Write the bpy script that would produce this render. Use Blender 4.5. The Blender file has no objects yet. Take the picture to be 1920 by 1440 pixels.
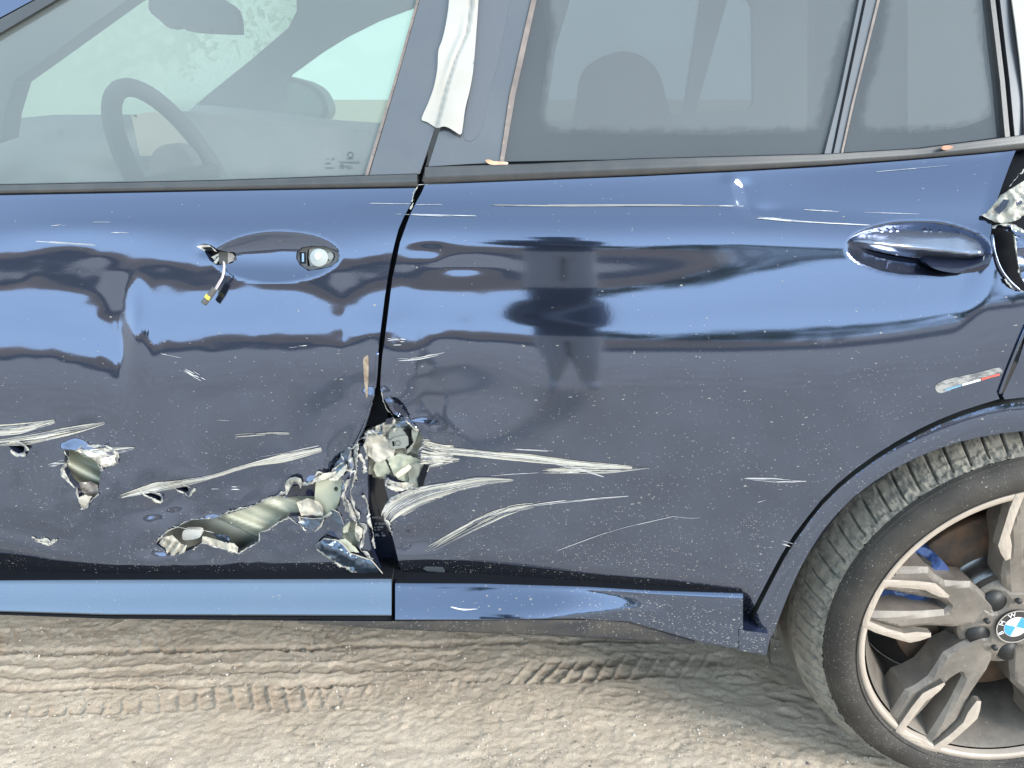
import bpy, bmesh, math, random
import numpy as np
from mathutils import Vector, Matrix
from mathutils.geometry import delaunay_2d_cdt
R = math.radians
random.seed(7); rng = np.random.default_rng(7)
scene = bpy.context.scene
# ------------------------------------------------------------ camera
F, PITCH, CY, CZ = 1478.0, R(20), -1.07, 1.165
cam_d = bpy.data.cameras.new('camera'); cam = bpy.data.objects.new('camera', cam_d)
scene.collection.objects.link(cam); scene.camera = cam
cam.location = (0, CY, CZ); cam.rotation_euler = (R(90) - PITCH, 0, 0)
cam_d.sensor_width = 36; cam_d.lens = F / 1920 * 36; cam_d.clip_start = .01; cam_d.clip_end = 1500
# ------------------------------------------------------------ sky and sun
SUN_AZ, SUN_EL = 126, 25          # azimuth clockwise from +Y, elevation
world = bpy.data.worlds.new('World'); scene.world = world; world.use_nodes = True
wn = world.node_tree.nodes; wl = world.node_tree.links
sky = wn.new('ShaderNodeTexSky'); sky.sky_type = 'NISHITA'; sky.sun_disc = False
sky.sun_elevation = R(SUN_EL); sky.sun_rotation = R(SUN_AZ); sky.air_density = 1.0; sky.dust_density = .8
bg = wn['Background']; bg.inputs['Strength'].default_value = .15
veil = wn.new('ShaderNodeMix'); veil.data_type = 'RGBA'; veil.inputs['Factor'].default_value = .60      # thin high cloud, even over the whole sky
veil.inputs['B'].default_value = (14.2, 18.4, 21.8, 1); wl.new(sky.outputs[0], veil.inputs['A']); wl.new(veil.outputs['Result'], bg.inputs['Color'])
wtc = wn.new('ShaderNodeTexCoord'); wsx = wn.new('ShaderNodeSeparateXYZ'); wl.new(wtc.outputs['Generated'], wsx.inputs[0])   # haze thins towards the zenith
wmr = wn.new('ShaderNodeMapRange'); wmr.interpolation_type = 'SMOOTHSTEP'; wmr.inputs['From Min'].default_value = 0; wmr.inputs['From Max'].default_value = .9; wmr.inputs['To Min'].default_value = .92; wmr.inputs['To Max'].default_value = .47
wl.new(wsx.outputs['Z'], wmr.inputs[0]); wl.new(wmr.outputs[0], veil.inputs['Factor'])
sun_d = bpy.data.lights.new('sun', 'SUN'); sun_d.energy = 5.0; sun_d.angle = R(24); sun_d.color = (1, .95, .88)
sun = bpy.data.objects.new('sun', sun_d); scene.collection.objects.link(sun)
sdir = Vector((math.sin(R(SUN_AZ)) * math.cos(R(SUN_EL)), math.cos(R(SUN_AZ)) * math.cos(R(SUN_EL)), math.sin(R(SUN_EL))))
sun.rotation_euler = sdir.to_track_quat('Z', 'Y').to_euler(); sun.location = (6, -6, 8)
scene.view_settings.view_transform = 'Standard'; scene.view_settings.look = 'None'
scene.view_settings.gamma = 1; scene.view_settings.exposure = 0.08
scene.render.engine = 'CYCLES'; scene.cycles.max_bounces = 10; scene.cycles.transparent_max_bounces = 24
scene.cycles.use_denoising = True
# ------------------------------------------------------------ helpers
def rays(u, v):
    a = (np.asarray(u, float) - 960) / F; b = (720 - np.asarray(v, float)) / F
    return a, math.cos(PITCH) + b * math.sin(PITCH), -math.sin(PITCH) + b * math.cos(PITCH)
def at(u, v, Y):
    a, dy, dz = rays(u, v); t = (Y - CY) / dy
    return np.stack([t * a, CY + t * dy, CZ + t * dz], -1)
def on_ground(u, v, z=0.):
    a, dy, dz = rays(u, v); t = (z - CZ) / dz
    return t * a, CY + t * dy
def hash2(i, j, s):
    n = np.sin(i * 127.1 + j * 311.7 + s * 74.7) * 43758.5453
    return n - np.floor(n)
def vnoise(x, y, s=0):
    xi = np.floor(x); yi = np.floor(y); fx = x - xi; fy = y - yi
    fx = fx * fx * (3 - 2 * fx); fy = fy * fy * (3 - 2 * fy)
    return ((hash2(xi, yi, s) * (1 - fx) + hash2(xi + 1, yi, s) * fx) * (1 - fy)
            + (hash2(xi, yi + 1, s) * (1 - fx) + hash2(xi + 1, yi + 1, s) * fx) * fy) * 2 - 1
def fbm(x, y, s=0, o=4, g=.5):
    r = 0; a = 1
    for k in range(o):
        r = r + a * vnoise(x * 2 ** k + 13.7 * k, y * 2 ** k - 7.1 * k, s + k); a *= g
    return r
def smooth(a, b, x):
    t = np.clip((x - a) / (b - a), 0, 1); return t * t * (3 - 2 * t)
def gauss(n):
    k = np.exp(-.5 * (np.arange(-int(3 * n) - 1, int(3 * n) + 2) / n) ** 2); return k / k.sum()
def blur(A, n, axis):
    k = gauss(n); p = len(k) // 2
    pad = [(0, 0)] * A.ndim; pad[axis] = (p, p); B = np.pad(A, pad, mode='edge')
    return np.apply_along_axis(lambda m: np.convolve(m, k, 'valid'), axis, B)
def inside(poly, pts):
    P = np.asarray(poly, float); x, y = pts[:, 0], pts[:, 1]; c = np.zeros(len(pts), bool); j = len(P) - 1
    for i in range(len(P)):
        xi, yi = P[i]; xj, yj = P[j]
        if yi != yj:
            c ^= ((yi > y) != (yj > y)) & (x < (xj - xi) * (y - yi) / (yj - yi) + xi)
        j = i
    return c
def edge_dist(poly, pts, closed=True):
    P = np.asarray(poly, float); d = np.full(len(pts), 1e9)
    n = len(P)
    for i in range(n if closed else n - 1):
        a, b = P[i], P[(i + 1) % n]; ab = b - a; L = max((ab ** 2).sum(), 1e-12)
        t = np.clip(((pts - a) @ ab) / L, 0, 1); d = np.minimum(d, np.hypot(*(pts - (a + t[:, None] * ab)).T))
    return d
def densify(poly, step, closed=True, jag=0, sd=1):
    P = [np.asarray(p, float) for p in poly]; out = []; n = len(P); r = np.random.default_rng(sd)
    for i in range(n if closed else n - 1):
        a, b = P[i], P[(i + 1) % n]; k = max(1, int(round(np.hypot(*(b - a)) / step)))
        for q in range(k):
            p = a + (b - a) * q / k
            if jag and q: p = p + r.normal(0, jag, 2)
            out.append(p)
    if not closed: out.append(P[-1])
    return np.array(out)
def spline(pts, n=8, closed=False):
    P = np.asarray(pts, float); m = len(P); out = []
    for i in range(m if closed else m - 1):
        p0 = P[(i - 1) % m] if closed or i > 0 else P[0]; p1 = P[i]; p2 = P[(i + 1) % m]
        p3 = P[(i + 2) % m] if closed or i + 2 < m else P[-1]
        for k in range(n):
            t = k / n
            out.append(.5 * ((2 * p1) + (-p0 + p2) * t + (2 * p0 - 5 * p1 + 4 * p2 - p3) * t * t + (-p0 + 3 * p1 - 3 * p2 + p3) * t ** 3))
    if not closed: out.append(P[-1])
    return np.array(out)
def mesh_obj(name, V, Fc, mats, parent=None, smooth_=True, mi=None, col=None, normals=None):
    me = bpy.data.meshes.new(name); me.from_pydata([tuple(map(float, p)) for p in V], [], [tuple(map(int, f)) for f in Fc])
    for m in (mats if isinstance(mats, (list, tuple)) else [mats]): me.materials.append(m)
    if mi is not None: me.polygons.foreach_set('material_index', np.asarray(mi, np.int32))
    sm = smooth_ if isinstance(smooth_, np.ndarray) else np.full(len(me.polygons), bool(smooth_))
    me.polygons.foreach_set('use_smooth', sm)
    if col is not None:
        ca = me.color_attributes.new('Col', 'FLOAT_COLOR', 'POINT'); c = np.ones((len(V), 4)); c[:, :3] = col
        ca.data.foreach_set('color', c.ravel())
    me.update()
    if normals is not None: me.normals_split_custom_set_from_vertices([tuple(map(float, q)) for q in normals])
    o = bpy.data.objects.new(name, me); scene.collection.objects.link(o)
    if parent is not None: put(o, parent)
    return o
def put(o, parent):
    o.parent = parent
    if parent.parent is None and parent.type == 'EMPTY': o.matrix_parent_inverse = Matrix.Translation(-parent.location)
    elif parent.get('inv'): o.matrix_parent_inverse = Matrix.Translation(-Vector(parent['inv']))
def tag(o, label=None, cat=None, group=None, kind=None):
    for k, x in (('label', label), ('category', cat), ('group', group), ('kind', kind)):
        if x: o[k] = x
    return o
def thing(name, loc, label, cat, group=None):
    o = bpy.data.objects.new(name, None); scene.collection.objects.link(o); o.location = loc; o.empty_display_size = .1
    return tag(o, label, cat, group)
def box(x0, x1, y0, y1, z0, z1):
    V = [(x, y, z) for x in (x0, x1) for y in (y0, y1) for z in (z0, z1)]
    return V, [(0, 1, 3, 2), (4, 6, 7, 5), (0, 4, 5, 1), (2, 3, 7, 6), (0, 2, 6, 4), (1, 5, 7, 3)]
def tube(path, rad, n=8, close_ends=True):
    P = [Vector(p) for p in path]; V = []; Fc = []; m = len(P)
    rad = [rad] * m if np.isscalar(rad) else rad
    up = Vector((0, 0, 1))
    for i, p in enumerate(P):
        t = (P[min(i + 1, m - 1)] - P[max(i - 1, 0)]).normalized()
        s = t.cross(up if abs(t.dot(up)) < .95 else Vector((1, 0, 0))).normalized(); w = s.cross(t)
        for k in range(n):
            a = 2 * math.pi * k / n; V.append(tuple(p + (s * math.cos(a) + w * math.sin(a)) * rad[i]))
    for i in range(m - 1):
        for k in range(n): Fc.append((i * n + k, i * n + (k + 1) % n, (i + 1) * n + (k + 1) % n, (i + 1) * n + k))
    if close_ends: Fc += [tuple(range(n))[::-1], tuple(range((m - 1) * n, m * n))]
    return V, Fc
def join(*parts):
    V = []; Fc = []
    for v, f in parts:
        b = len(V); V += [tuple(p) for p in v]; Fc += [tuple(i + b for i in q) for q in f]
    return V, Fc
# ------------------------------------------------------------ materials
def mat(name, col=(.5, .5, .5), rough=.5, metal=0., coat=0., coat_r=.03, spec=.5, noise=None, bump=None, fleck=None, vcol=False, sheen=0):
    m = bpy.data.materials.new(name); m.use_nodes = True; nt = m.node_tree; N = nt.nodes; L = nt.links; b = N['Principled BSDF']
    b.inputs['Base Color'].default_value = (*col, 1); b.inputs['Roughness'].default_value = rough; b.inputs['Metallic'].default_value = metal
    b.inputs['Coat Weight'].default_value = coat; b.inputs['Coat Roughness'].default_value = coat_r; b.inputs['Specular IOR Level'].default_value = spec
    tc = N.new('ShaderNodeTexCoord'); cur = None
    if vcol:
        a = N.new('ShaderNodeAttribute'); a.attribute_name = 'Col'; cur = a.outputs['Color']
    if noise:                                   # (colour2, scale, stretch(x,y,z), lo, hi)
        c2, sc, st, lo, hi = noise
        mp = N.new('ShaderNodeMapping'); mp.inputs['Scale'].default_value = st; L.new(tc.outputs['Object'], mp.inputs[0])
        n = N.new('ShaderNodeTexNoise'); n.inputs['Scale'].default_value = sc; n.inputs['Detail'].default_value = 8; n.inputs['Roughness'].default_value = .65
        L.new(mp.outputs[0], n.inputs['Vector'])
        r = N.new('ShaderNodeMapRange'); r.inputs['From Min'].default_value = lo; r.inputs['From Max'].default_value = hi; L.new(n.outputs[0], r.inputs[0])
        mx = N.new('ShaderNodeMix'); mx.data_type = 'RGBA'; L.new(r.outputs[0], mx.inputs['Factor'])
        if cur: L.new(cur, mx.inputs['A'])
        else: mx.inputs['A'].default_value = (*col, 1)
        mx.inputs['B'].default_value = (*c2, 1); cur = mx.outputs['Result']
    if cur: L.new(cur, b.inputs['Base Color'])
    if bump:                                    # (scale, distance, strength)
        n = N.new('ShaderNodeTexNoise'); n.inputs['Scale'].default_value = bump[0]; n.inputs['Detail'].default_value = 6; L.new(tc.outputs['Object'], n.inputs['Vector'])
        bp = N.new('ShaderNodeBump'); bp.inputs['Distance'].default_value = bump[1]; bp.inputs['Strength'].default_value = bump[2]
        L.new(n.outputs[0], bp.inputs['Height']); L.new(bp.outputs[0], b.inputs['Normal'])
    if fleck: add_flecks(m, *fleck)
    return m
def add_flecks(m, layers, dust=None):
    """mud and stone-chip specks: layers of (scale, stretch, radius, density at low z, density at high z, zlow, zhigh, colour)"""
    nt = m.node_tree; N = nt.nodes; L = nt.links; b = N['Principled BSDF']; out = N['Material Output']
    tc = N.new('ShaderNodeTexCoord'); sep = N.new('ShaderNodeSeparateXYZ'); L.new(tc.outputs['Object'], sep.inputs[0])
    fac = None
    def M(op, a, c, clamp=False):
        q = N.new('ShaderNodeMath'); q.operation = op; q.use_clamp = clamp
        for i, s in ((0, a), (1, c)):
            if s is None: continue
            if hasattr(s, 'is_linked') or hasattr(s, 'links'): L.new(s, q.inputs[i])
            else: q.inputs[i].default_value = s
        return q.outputs[0]
    clump = N.new('ShaderNodeTexNoise'); clump.inputs['Scale'].default_value = 11; clump.inputs['Detail'].default_value = 3
    L.new(tc.outputs['Object'], clump.inputs['Vector'])
    cl = N.new('ShaderNodeMapRange'); cl.inputs['From Min'].default_value = .35; cl.inputs['From Max'].default_value = .65
    cl.inputs['To Min'].default_value = .3; cl.inputs['To Max'].default_value = 1.7; L.new(clump.outputs[0], cl.inputs[0])
    for (sc, st, rad, d0, d1, z0, z1, xg) in layers:
        mp = N.new('ShaderNodeMapping'); mp.inputs['Scale'].default_value = st; L.new(tc.outputs['Object'], mp.inputs[0])
        mp.inputs['Rotation'].default_value = (0, .12 * (sc % 3 - 1), 0)
        wob = N.new('ShaderNodeTexNoise'); wob.inputs['Scale'].default_value = sc * 1.5; L.new(tc.outputs['Object'], wob.inputs['Vector'])
        ad = N.new('ShaderNodeVectorMath'); ad.operation = 'MULTIPLY_ADD'; L.new(wob.outputs['Color'], ad.inputs[0])
        ad.inputs[1].default_value = (.8 / sc,) * 3; L.new(mp.outputs[0], ad.inputs[2])
        vo = N.new('ShaderNodeTexVoronoi'); vo.inputs['Scale'].default_value = sc; vo.inputs['Randomness'].default_value = 1
        L.new(ad.outputs[0], vo.inputs['Vector'])
        sp = N.new('ShaderNodeSeparateColor'); L.new(vo.outputs['Color'], sp.inputs[0])
        dn = N.new('ShaderNodeMapRange'); dn.inputs['From Min'].default_value = z0; dn.inputs['From Max'].default_value = z1
        dn.inputs['To Min'].default_value = d0; dn.inputs['To Max'].default_value = d1; L.new(sep.outputs['Z'], dn.inputs[0])
        d = dn.outputs[0]
        if xg:
            gx = N.new('ShaderNodeMapRange'); gx.inputs['From Min'].default_value = -.7 if xg < 5 else -.02; gx.inputs['From Max'].default_value = .5 if xg < 5 else .32
            gx.inputs['To Min'].default_value = 1; gx.inputs['To Max'].default_value = xg; L.new(sep.outputs['X'], gx.inputs[0])
            d = M('MULTIPLY', d, gx.outputs[0])
        d = M('MULTIPLY', d, cl.outputs[0])
        sel = M('LESS_THAN', sp.outputs[0], d)
        rr = M('MULTIPLY', sp.outputs[1], rad); rr = M('ADD', rr, rad * .35)
        dot = M('LESS_THAN', vo.outputs['Distance'], rr)
        al = M('MULTIPLY', M('MULTIPLY', dot, sel), M('ADD', M('MULTIPLY', sp.outputs[2], .55), .45))
        fac = al if fac is None else M('MAXIMUM', fac, al)
    base_df = N.new('ShaderNodeBsdfPrincipled'); base_df.inputs['Roughness'].default_value = .8
    base_df.inputs['Base Color'].default_value = (.25, .24, .225, 1)
    mix = N.new('ShaderNodeMixShader'); L.new(fac, mix.inputs[0]); L.new(b.outputs[0], mix.inputs[1]); L.new(base_df.outputs[0], mix.inputs[2])
    last = mix.outputs[0]
    if dust:                                    # (colour, z0, z1, amount at z0, amount at z1, noise scale)
        c, z0, z1, a0, a1, ns = dust
        n = N.new('ShaderNodeTexNoise'); n.inputs['Scale'].default_value = ns; n.inputs['Detail'].default_value = 7; n.inputs['Roughness'].default_value = .7
        L.new(tc.outputs['Object'], n.inputs['Vector'])
        dn = N.new('ShaderNodeMapRange'); dn.inputs['From Min'].default_value = z0; dn.inputs['From Max'].default_value = z1
        dn.inputs['To Min'].default_value = a0; dn.inputs['To Max'].default_value = a1; L.new(sep.outputs['Z'], dn.inputs[0])
        am = M('MULTIPLY', M('ADD', n.outputs[0], .0), dn.outputs[0], True); am = M('MULTIPLY', am, 2.0, True)
        df = N.new('ShaderNodeBsdfDiffuse'); df.inputs[0].default_value = (*c, 1)
        mx = N.new('ShaderNodeMixShader'); L.new(am, mx.inputs[0]); L.new(last, mx.inputs[1]); L.new(df.outputs[0], mx.inputs[2]); last = mx.outputs[0]
    L.new(last, out.inputs['Surface'])
FL = [(210, (.5, 1, 1), .17, .16, .0, .38, .95, 1.7), (430, (.6, 1, 1), .22, .40, .012, .36, .85, 1.6), (90, (.6, 1, 1.2), .06, .03, .006, .4, 1.0, 1.5)]
PAINT = mat('midnight_blue_paint', (.110, .134, .202), .075, .95, .35, .03, noise=((.120, .145, .216), 900, (1, 1, 1), .4, .7), bump=(260, .0002, .10), fleck=(FL, ((.34, .31, .28),   .36, .80, .02, .0, 3)))
PAINT_CLEAN = mat('dusty_blue_trim_paint', (.112, .150, .205), .11, .93, .35, .02, fleck=([(180, (.6, 1, 1), .16, .02, .02, .3, .5, 0), (400, (.7, 1, 1), .2, .09, .09, .3, .5, 0)], ((.34, .31, .28), .3, .5, .05, .05, 5)))
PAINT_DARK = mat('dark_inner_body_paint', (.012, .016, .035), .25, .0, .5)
TORN = mat('torn_crumpled_paint', (.09, .125, .18), .28, .75, .4, .03, noise=((.5, .48, .43), 35, (1, 1, 1), .62, .68), bump=(60, .002, .3))
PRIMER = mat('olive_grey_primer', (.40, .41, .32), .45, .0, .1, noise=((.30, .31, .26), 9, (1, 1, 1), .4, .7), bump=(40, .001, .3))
PRIMER_D = mat('shaded_grey_green_primer', (.16, .17, .15), .5, noise=((.22, .23, .2), 12, (1, 1, 1), .4, .7))  # copy of the primer with the shade put into its colour
CREAM = mat('bare_filler_and_cream_primer', (.41, .385, .33), .6, noise=((.17, .155, .13), 70, (1, 1, .4), .5, .66), bump=(150, .001, .4))
SCRATCH = mat('scraped_through_paint', (.7, .68, .64), .55, vcol=True, bump=(300, .0005, .4))
TRIM = mat('satin_black_trim', (.022, .022, .024), .36, noise=((.038, .036, .035), 30, (1, 1, 1), .4, .7), spec=.9, bump=(500, .0003, .3))
PILLAR = mat('dusty_gloss_black_pillar', (.045, .048, .058), .22, .0, .6, .1, noise=((.065, .066, .072), 7, (1, 1, 1), .35, .7), spec=1.0)
GAP = mat('black_seal_and_gap_shade', (.007, .008, .011), .8, spec=.12)  # rubber seals; also stands in for shade in gaps and openings
TYRE = mat('dusty_tyre_sidewall', (.026, .022, .019), .75, noise=((.055, .047, .039), 14, (1, 1, 1), .42, .7), bump=(300, .001, .5), fleck=([(230, (1, 1, 1), .2, .42, .10, 0, .6, 0), (420, (1, 1, 1), .22, .5, .12, 0, .55, 0)], None))
TREAD = mat('dried_mud_on_tread', (.235, .215, .18), .9, noise=((.12, .118, .105), 45, (1, 1, 1), .46, .64), bump=(160, .002, .7))
TREAD_D = mat('brown_worn_tread', (.085, .078, .068), .8, noise=((.13, .12, .10), 20, (1, 1, 1), .4, .65), bump=(160, .001, .5))
RIMD = mat('dusty_anthracite_rim', (.115, .099, .085), .5, .1, noise=((.215, .185, .155), 12, (1, 1, 1), .38, .65), fleck=([(150, (1, 1, 1), .22, .20, .06, .05, .6, 0), (330, (1, 1, 1), .25, .2, .05, .05, .5, 0)], None))
RIMF = mat('dusty_machined_rim_face', (.40, .335, .28), .45, .15, noise=((.44, .375, .315), 20, (1, 1, 1), .4, .6))
RUST = mat('rusty_brake_disc', (.085, .062, .048), .7, .2, noise=((.19, .105, .06), 25, (1, 1, 1), .45, .7), bump=(200, .001, .5))
CALIPER = mat('blue_caliper_enamel', (.02, .06, .2), .3, 0, .6)
STEEL = mat('dark_machined_steel', (.16, .165, .17), .28, .9, noise=((.3, .3, .3), 30, (1, 1, 1), .45, .7))
BLACK = mat('black_plastic', (.02, .02, .02), .55)
GREY = mat('grey_cast_plastic', (.22, .23, .215), .45)
WHITE = mat('white_plastic', (.85, .85, .82), .4)
YELLOW = mat('yellow_plastic', (.7, .6, .08), .5)
TAPE = mat('white_masking_tape', (.37, .36, .335), .7, noise=((.32, .295, .25), 6, (1, 1, 1), .45, .75), bump=(70, .001, .35))
CABIN = mat('grey_cabin_plastic', (.06, .065, .07), .7)
CABIN_L = mat('beige_cabin_trim', (.40, .36, .32), .7)
HEADL = mat('pale_headliner_cloth', (.34, .34, .33), .9)
LEAF = mat('dry_brown_leaf', (.50, .30, .18), .7, noise=((.65, .45, .32), 60, (1, 1, 1), .4, .6))
def glass(name, tint, film, film_col, refl=.5):
    m = bpy.data.materials.new(name); m.use_nodes = True; N = m.node_tree.nodes; L = m.node_tree.links; N.remove(N['Principled BSDF'])
    tr = N.new('ShaderNodeBsdfTransparent'); tr.inputs[0].default_value = (*tint, 1)
    gl = N.new('ShaderNodeBsdfGlossy'); gl.inputs['Roughness'].default_value = .06; gl.inputs[0].default_value = (1, 1, 1, 1)
    fr = N.new('ShaderNodeFresnel'); fr.inputs[0].default_value = 1.5
    df = N.new('ShaderNodeBsdfDiffuse'); df.inputs[0].default_value = (*film_col, 1)
    tc = N.new('ShaderNodeTexCoord'); n = N.new('ShaderNodeTexNoise'); n.inputs['Scale'].default_value = 3; n.inputs['Detail'].default_value = 5; L.new(tc.outputs['Object'], n.inputs['Vector'])
    r = N.new('ShaderNodeMapRange'); r.inputs['From Min'].default_value = .3; r.inputs['From Max'].default_value = .7; r.inputs['To Min'].default_value = film * .8; r.inputs['To Max'].default_value = film * 1.15
    L.new(n.outputs[0], r.inputs[0])
    a = N.new('ShaderNodeMixShader'); L.new(r.outputs[0], a.inputs[0]); L.new(tr.outputs[0], a.inputs[1]); L.new(df.outputs[0], a.inputs[2])
    b = N.new('ShaderNodeMixShader'); mm = N.new('ShaderNodeMath'); mm.operation = 'MULTIPLY_ADD'; mm.inputs[1].default_value = refl; mm.inputs[2].default_value = .02
    L.new(fr.outputs[0], mm.inputs[0]); L.new(mm.outputs[0], b.inputs[0]); L.new(a.outputs[0], b.inputs[1]); L.new(gl.outputs[0], b.inputs[2])
    L.new(b.outputs[0], N['Material Output'].inputs['Surface']); return m
GLASS_F = glass('dusty_green_glass', (.40, .455, .40), .26, (.38, .43, .43), .9)
GLASS_R = glass('dusty_tinted_glass', (.17, .185, .185), .17, (.28, .30, .32), .8)
FOG = bpy.data.materials.new('dried_condensation_film'); FOG.use_nodes = True; _N = FOG.node_tree.nodes; _L = FOG.node_tree.links; _N.remove(_N['Principled BSDF'])
_a = _N.new('ShaderNodeAttribute'); _a.attribute_name = 'Col'; _t = _N.new('ShaderNodeBsdfTransparent'); _d = _N.new('ShaderNodeBsdfDiffuse'); _d.inputs[0].default_value = (.40, .44, .46, 1)
_m = _N.new('ShaderNodeMath'); _m.operation = 'MULTIPLY'; _m.inputs[1].default_value = .13; _L.new(_a.outputs['Fac'], _m.inputs[0]); _s = _N.new('ShaderNodeMixShader'); _L.new(_m.outputs[0], _s.inputs[0]); _L.new(_t.outputs[0], _s.inputs[1]); _L.new(_d.outputs[0], _s.inputs[2]); _L.new(_s.outputs[0], _N['Material Output'].inputs['Surface'])
# ------------------------------------------------------------ door skin: slope of every point set from what it mirrors, then summed into one sheet
ST = 4; U = np.arange(-380, 2300 + 1, ST, float); V_ = np.arange(-420, 1310 + 1, ST, float)
def pit(v): return 20 - np.degrees(np.arctan((720 - np.asarray(v, float)) / F))
def key(belt, c1, ec, c2, top, H1, bm, H2, pk, H3, low, H2e=-1, mid=45, below=None, et=45):
    rows = [-420, belt - 18, belt, belt + 14, c1, c1 + 5, c2 - 3, c2 + 3, (c2 * .6 + H1 * .4), H1 - 9, H1, (H1 + H2) / 2, H2 - 4, H2 + 6,
            (H2 + H3) / 2 + 5, H3 - 14, H3, H3 + 25, H3 + 90, 900, low - 20, low + 2, low + 20, 1310]
    e = [36, 34, 28, et, top, ec, ec, 66, mid, 14, 0, bm, H2e, H2e + 5, pk, 5, 0, -7, -29, -33, -35, -40, -80, -112]
    return rows, e
COLS = {
 -380: key(366, 400, 52, 420, 52, 475, -8, 548, 15, 652, 990),
 0:    key(362, 400, 50, 420, 50, 476, -8, 548, 15, 655, 1000),
 50:   key(361, 395, 50, 410, 50, 447, -9, 543, 14, 654, 1010),
 100:  key(360, 395, 50, 408, 50, 444, -9, 546, 14, 655, 1025),
 180:  key(359, 395, 50, 408, 50, 446, -9, 551, 14, 672, 1040),
 226:  key(358, 395, 50, 408, 50, 450, -8, 553, 14, 692, 1048),
 240:  key(358, 395, 50, 408, 50, 453, -8, 553, 11, 655, 1048),
 256:  key(358, 395, 50, 408, 50, 456, -8, 553, 8, 612, 1050),
 272:  key(357, 395, 50, 408, 50, 468, -8, 552, 10, 634, 1052),
 285:  key(357, 395, 50, 408, 50, 478, -8, 551, 12, 648, 1054),
 310:  key(357, 395, 50, 408, 50, 484, -8, 550, 13, 640, 1056),
 400:  key(356, 395, 50, 408, 50, 490, -6, 550, 13, 636, 1058),
 480:  key(355, 395, 50, 408, 50, 500, -3, 540, 13, 628, 1060, H2e=0),
 560:  key(354, 395, 50, 408, 50, 490, -6, 550, 13, 634, 1062),
 640:  key(352, 385, 50, 400, 50, 482, -8, 552, 13, 655, 1062),
 700:  key(351, 383, 55, 400, 50, 480, -9, 553, 13, 632, 1060),
 750:  key(346, 383, 104, 402, 54, 462, -9, 542, 13, 622, 1040),
 800:  key(345, 383, 104, 403, 54, 446, -9, 538, 13, 632, 1035),
 900:  key(342, 384, 104, 406, 54, 462, -9, 538, 14, 642, 1040),
 1000: key(338, 385, 104, 406, 54, 465, -9, 540, 15, 640, 1050),
 1100: key(334, 385, 104, 408, 54, 464, -9, 544, 16, 640, 1060),
 1250: key(328, 386, 104, 408, 54, 462, -7, 536, 17, 640, 1070),
 1360: key(322, 388, 104, 410, 50, 460, -3, 512, 18, 640, 1085, H2e=0),
 1400: key(320, 391, 104, 412, 50, 461, 0, 506, 19, 639, 1090, H2e=3),
 1450: key(318, 394, 104, 414, 50, 462, 3, 500, 20, 638, 1270, H2e=5),
 1560: key(311, 400, 66, 420, 44, 470, 10, 510, 22, 634, 1285, H2e=12, et=70),
 1680: key(303, 398, 48, 420, 40, 470, 14, 520, 22, 622, 1285, H2e=16, et=80),
 1800: key(293, 396, 44, 420, 42, 470, 16, 520, 20, 604, 1285, H2e=16, et=82),
 1900: key(284, 396, 44, 420, 44, 470, 18, 516, 16, 578, 1285, H2e=14, et=84),
 2300: key(270, 396, 44, 420, 44, 470, 18, 516, 14, 570, 1285, H2e=14, et=84),
}
ks = sorted(COLS); rowsK = np.array([COLS[k][0] for k in ks]); eK = np.array([COLS[k][1] for k in ks], float)
rowsU = np.stack([np.interp(U, ks, rowsK[:, i]) for i in range(rowsK.shape[1])], 1)
eU = np.stack([np.interp(U, ks, eK[:, i]) for i in range(eK.shape[1])], 1)
rowsU = np.maximum.accumulate(rowsU + np.arange(rowsU.shape[1]) * .01, 1)
E = np.stack([np.interp(V_, rowsU[i], eU[i]) for i in range(len(U))], 0)      # [u, v]
E = blur(E, 1.1, 1); E = blur(E, 1.3, 0)
uu, vv = np.meshgrid(U, V_, indexing='ij')
E += .35 * (1 - smooth(850, 950, uu)) * fbm(uu / 110, vv / 60, 5, 3) * smooth(420, 470, vv)
PHI = np.radians((E + pit(vv)) / 2)
Yg = np.zeros_like(PHI); ia = int(np.argmin(abs(V_ - 900)))
Y0 = .010 * ((U - 960) / 960) ** 2
def march(j0, j1, y, z):
    ph = (PHI[:, j0] + PHI[:, j1]) / 2; tn = np.tan(ph); a, dy, dz = rays(U, V_[j1])
    t = (CY - y - tn * (CZ - z)) / (tn * dz - dy); return CY + t * dy, CZ + t * dz
for rng_ in (range(ia, 0, -1), range(ia, len(V_) - 1)):
    a, dy, dz = rays(U, V_[ia]); t = (Y0 - CY) / dy; y = Y0.copy(); z = CZ + t * dz; Yg[:, ia] = y
    for j in rng_:
        j2 = j - 1 if rng_.step == -1 else j + 1
        y, z = march(j, j2, y, z); Yg[:, j2] = y
Yg = blur(Yg, 1.0, 0); _w = 1 - smooth(505, 640, vv); Yg = Yg * (1 - _w) + blur(Yg, 20, 0) * _w
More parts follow.
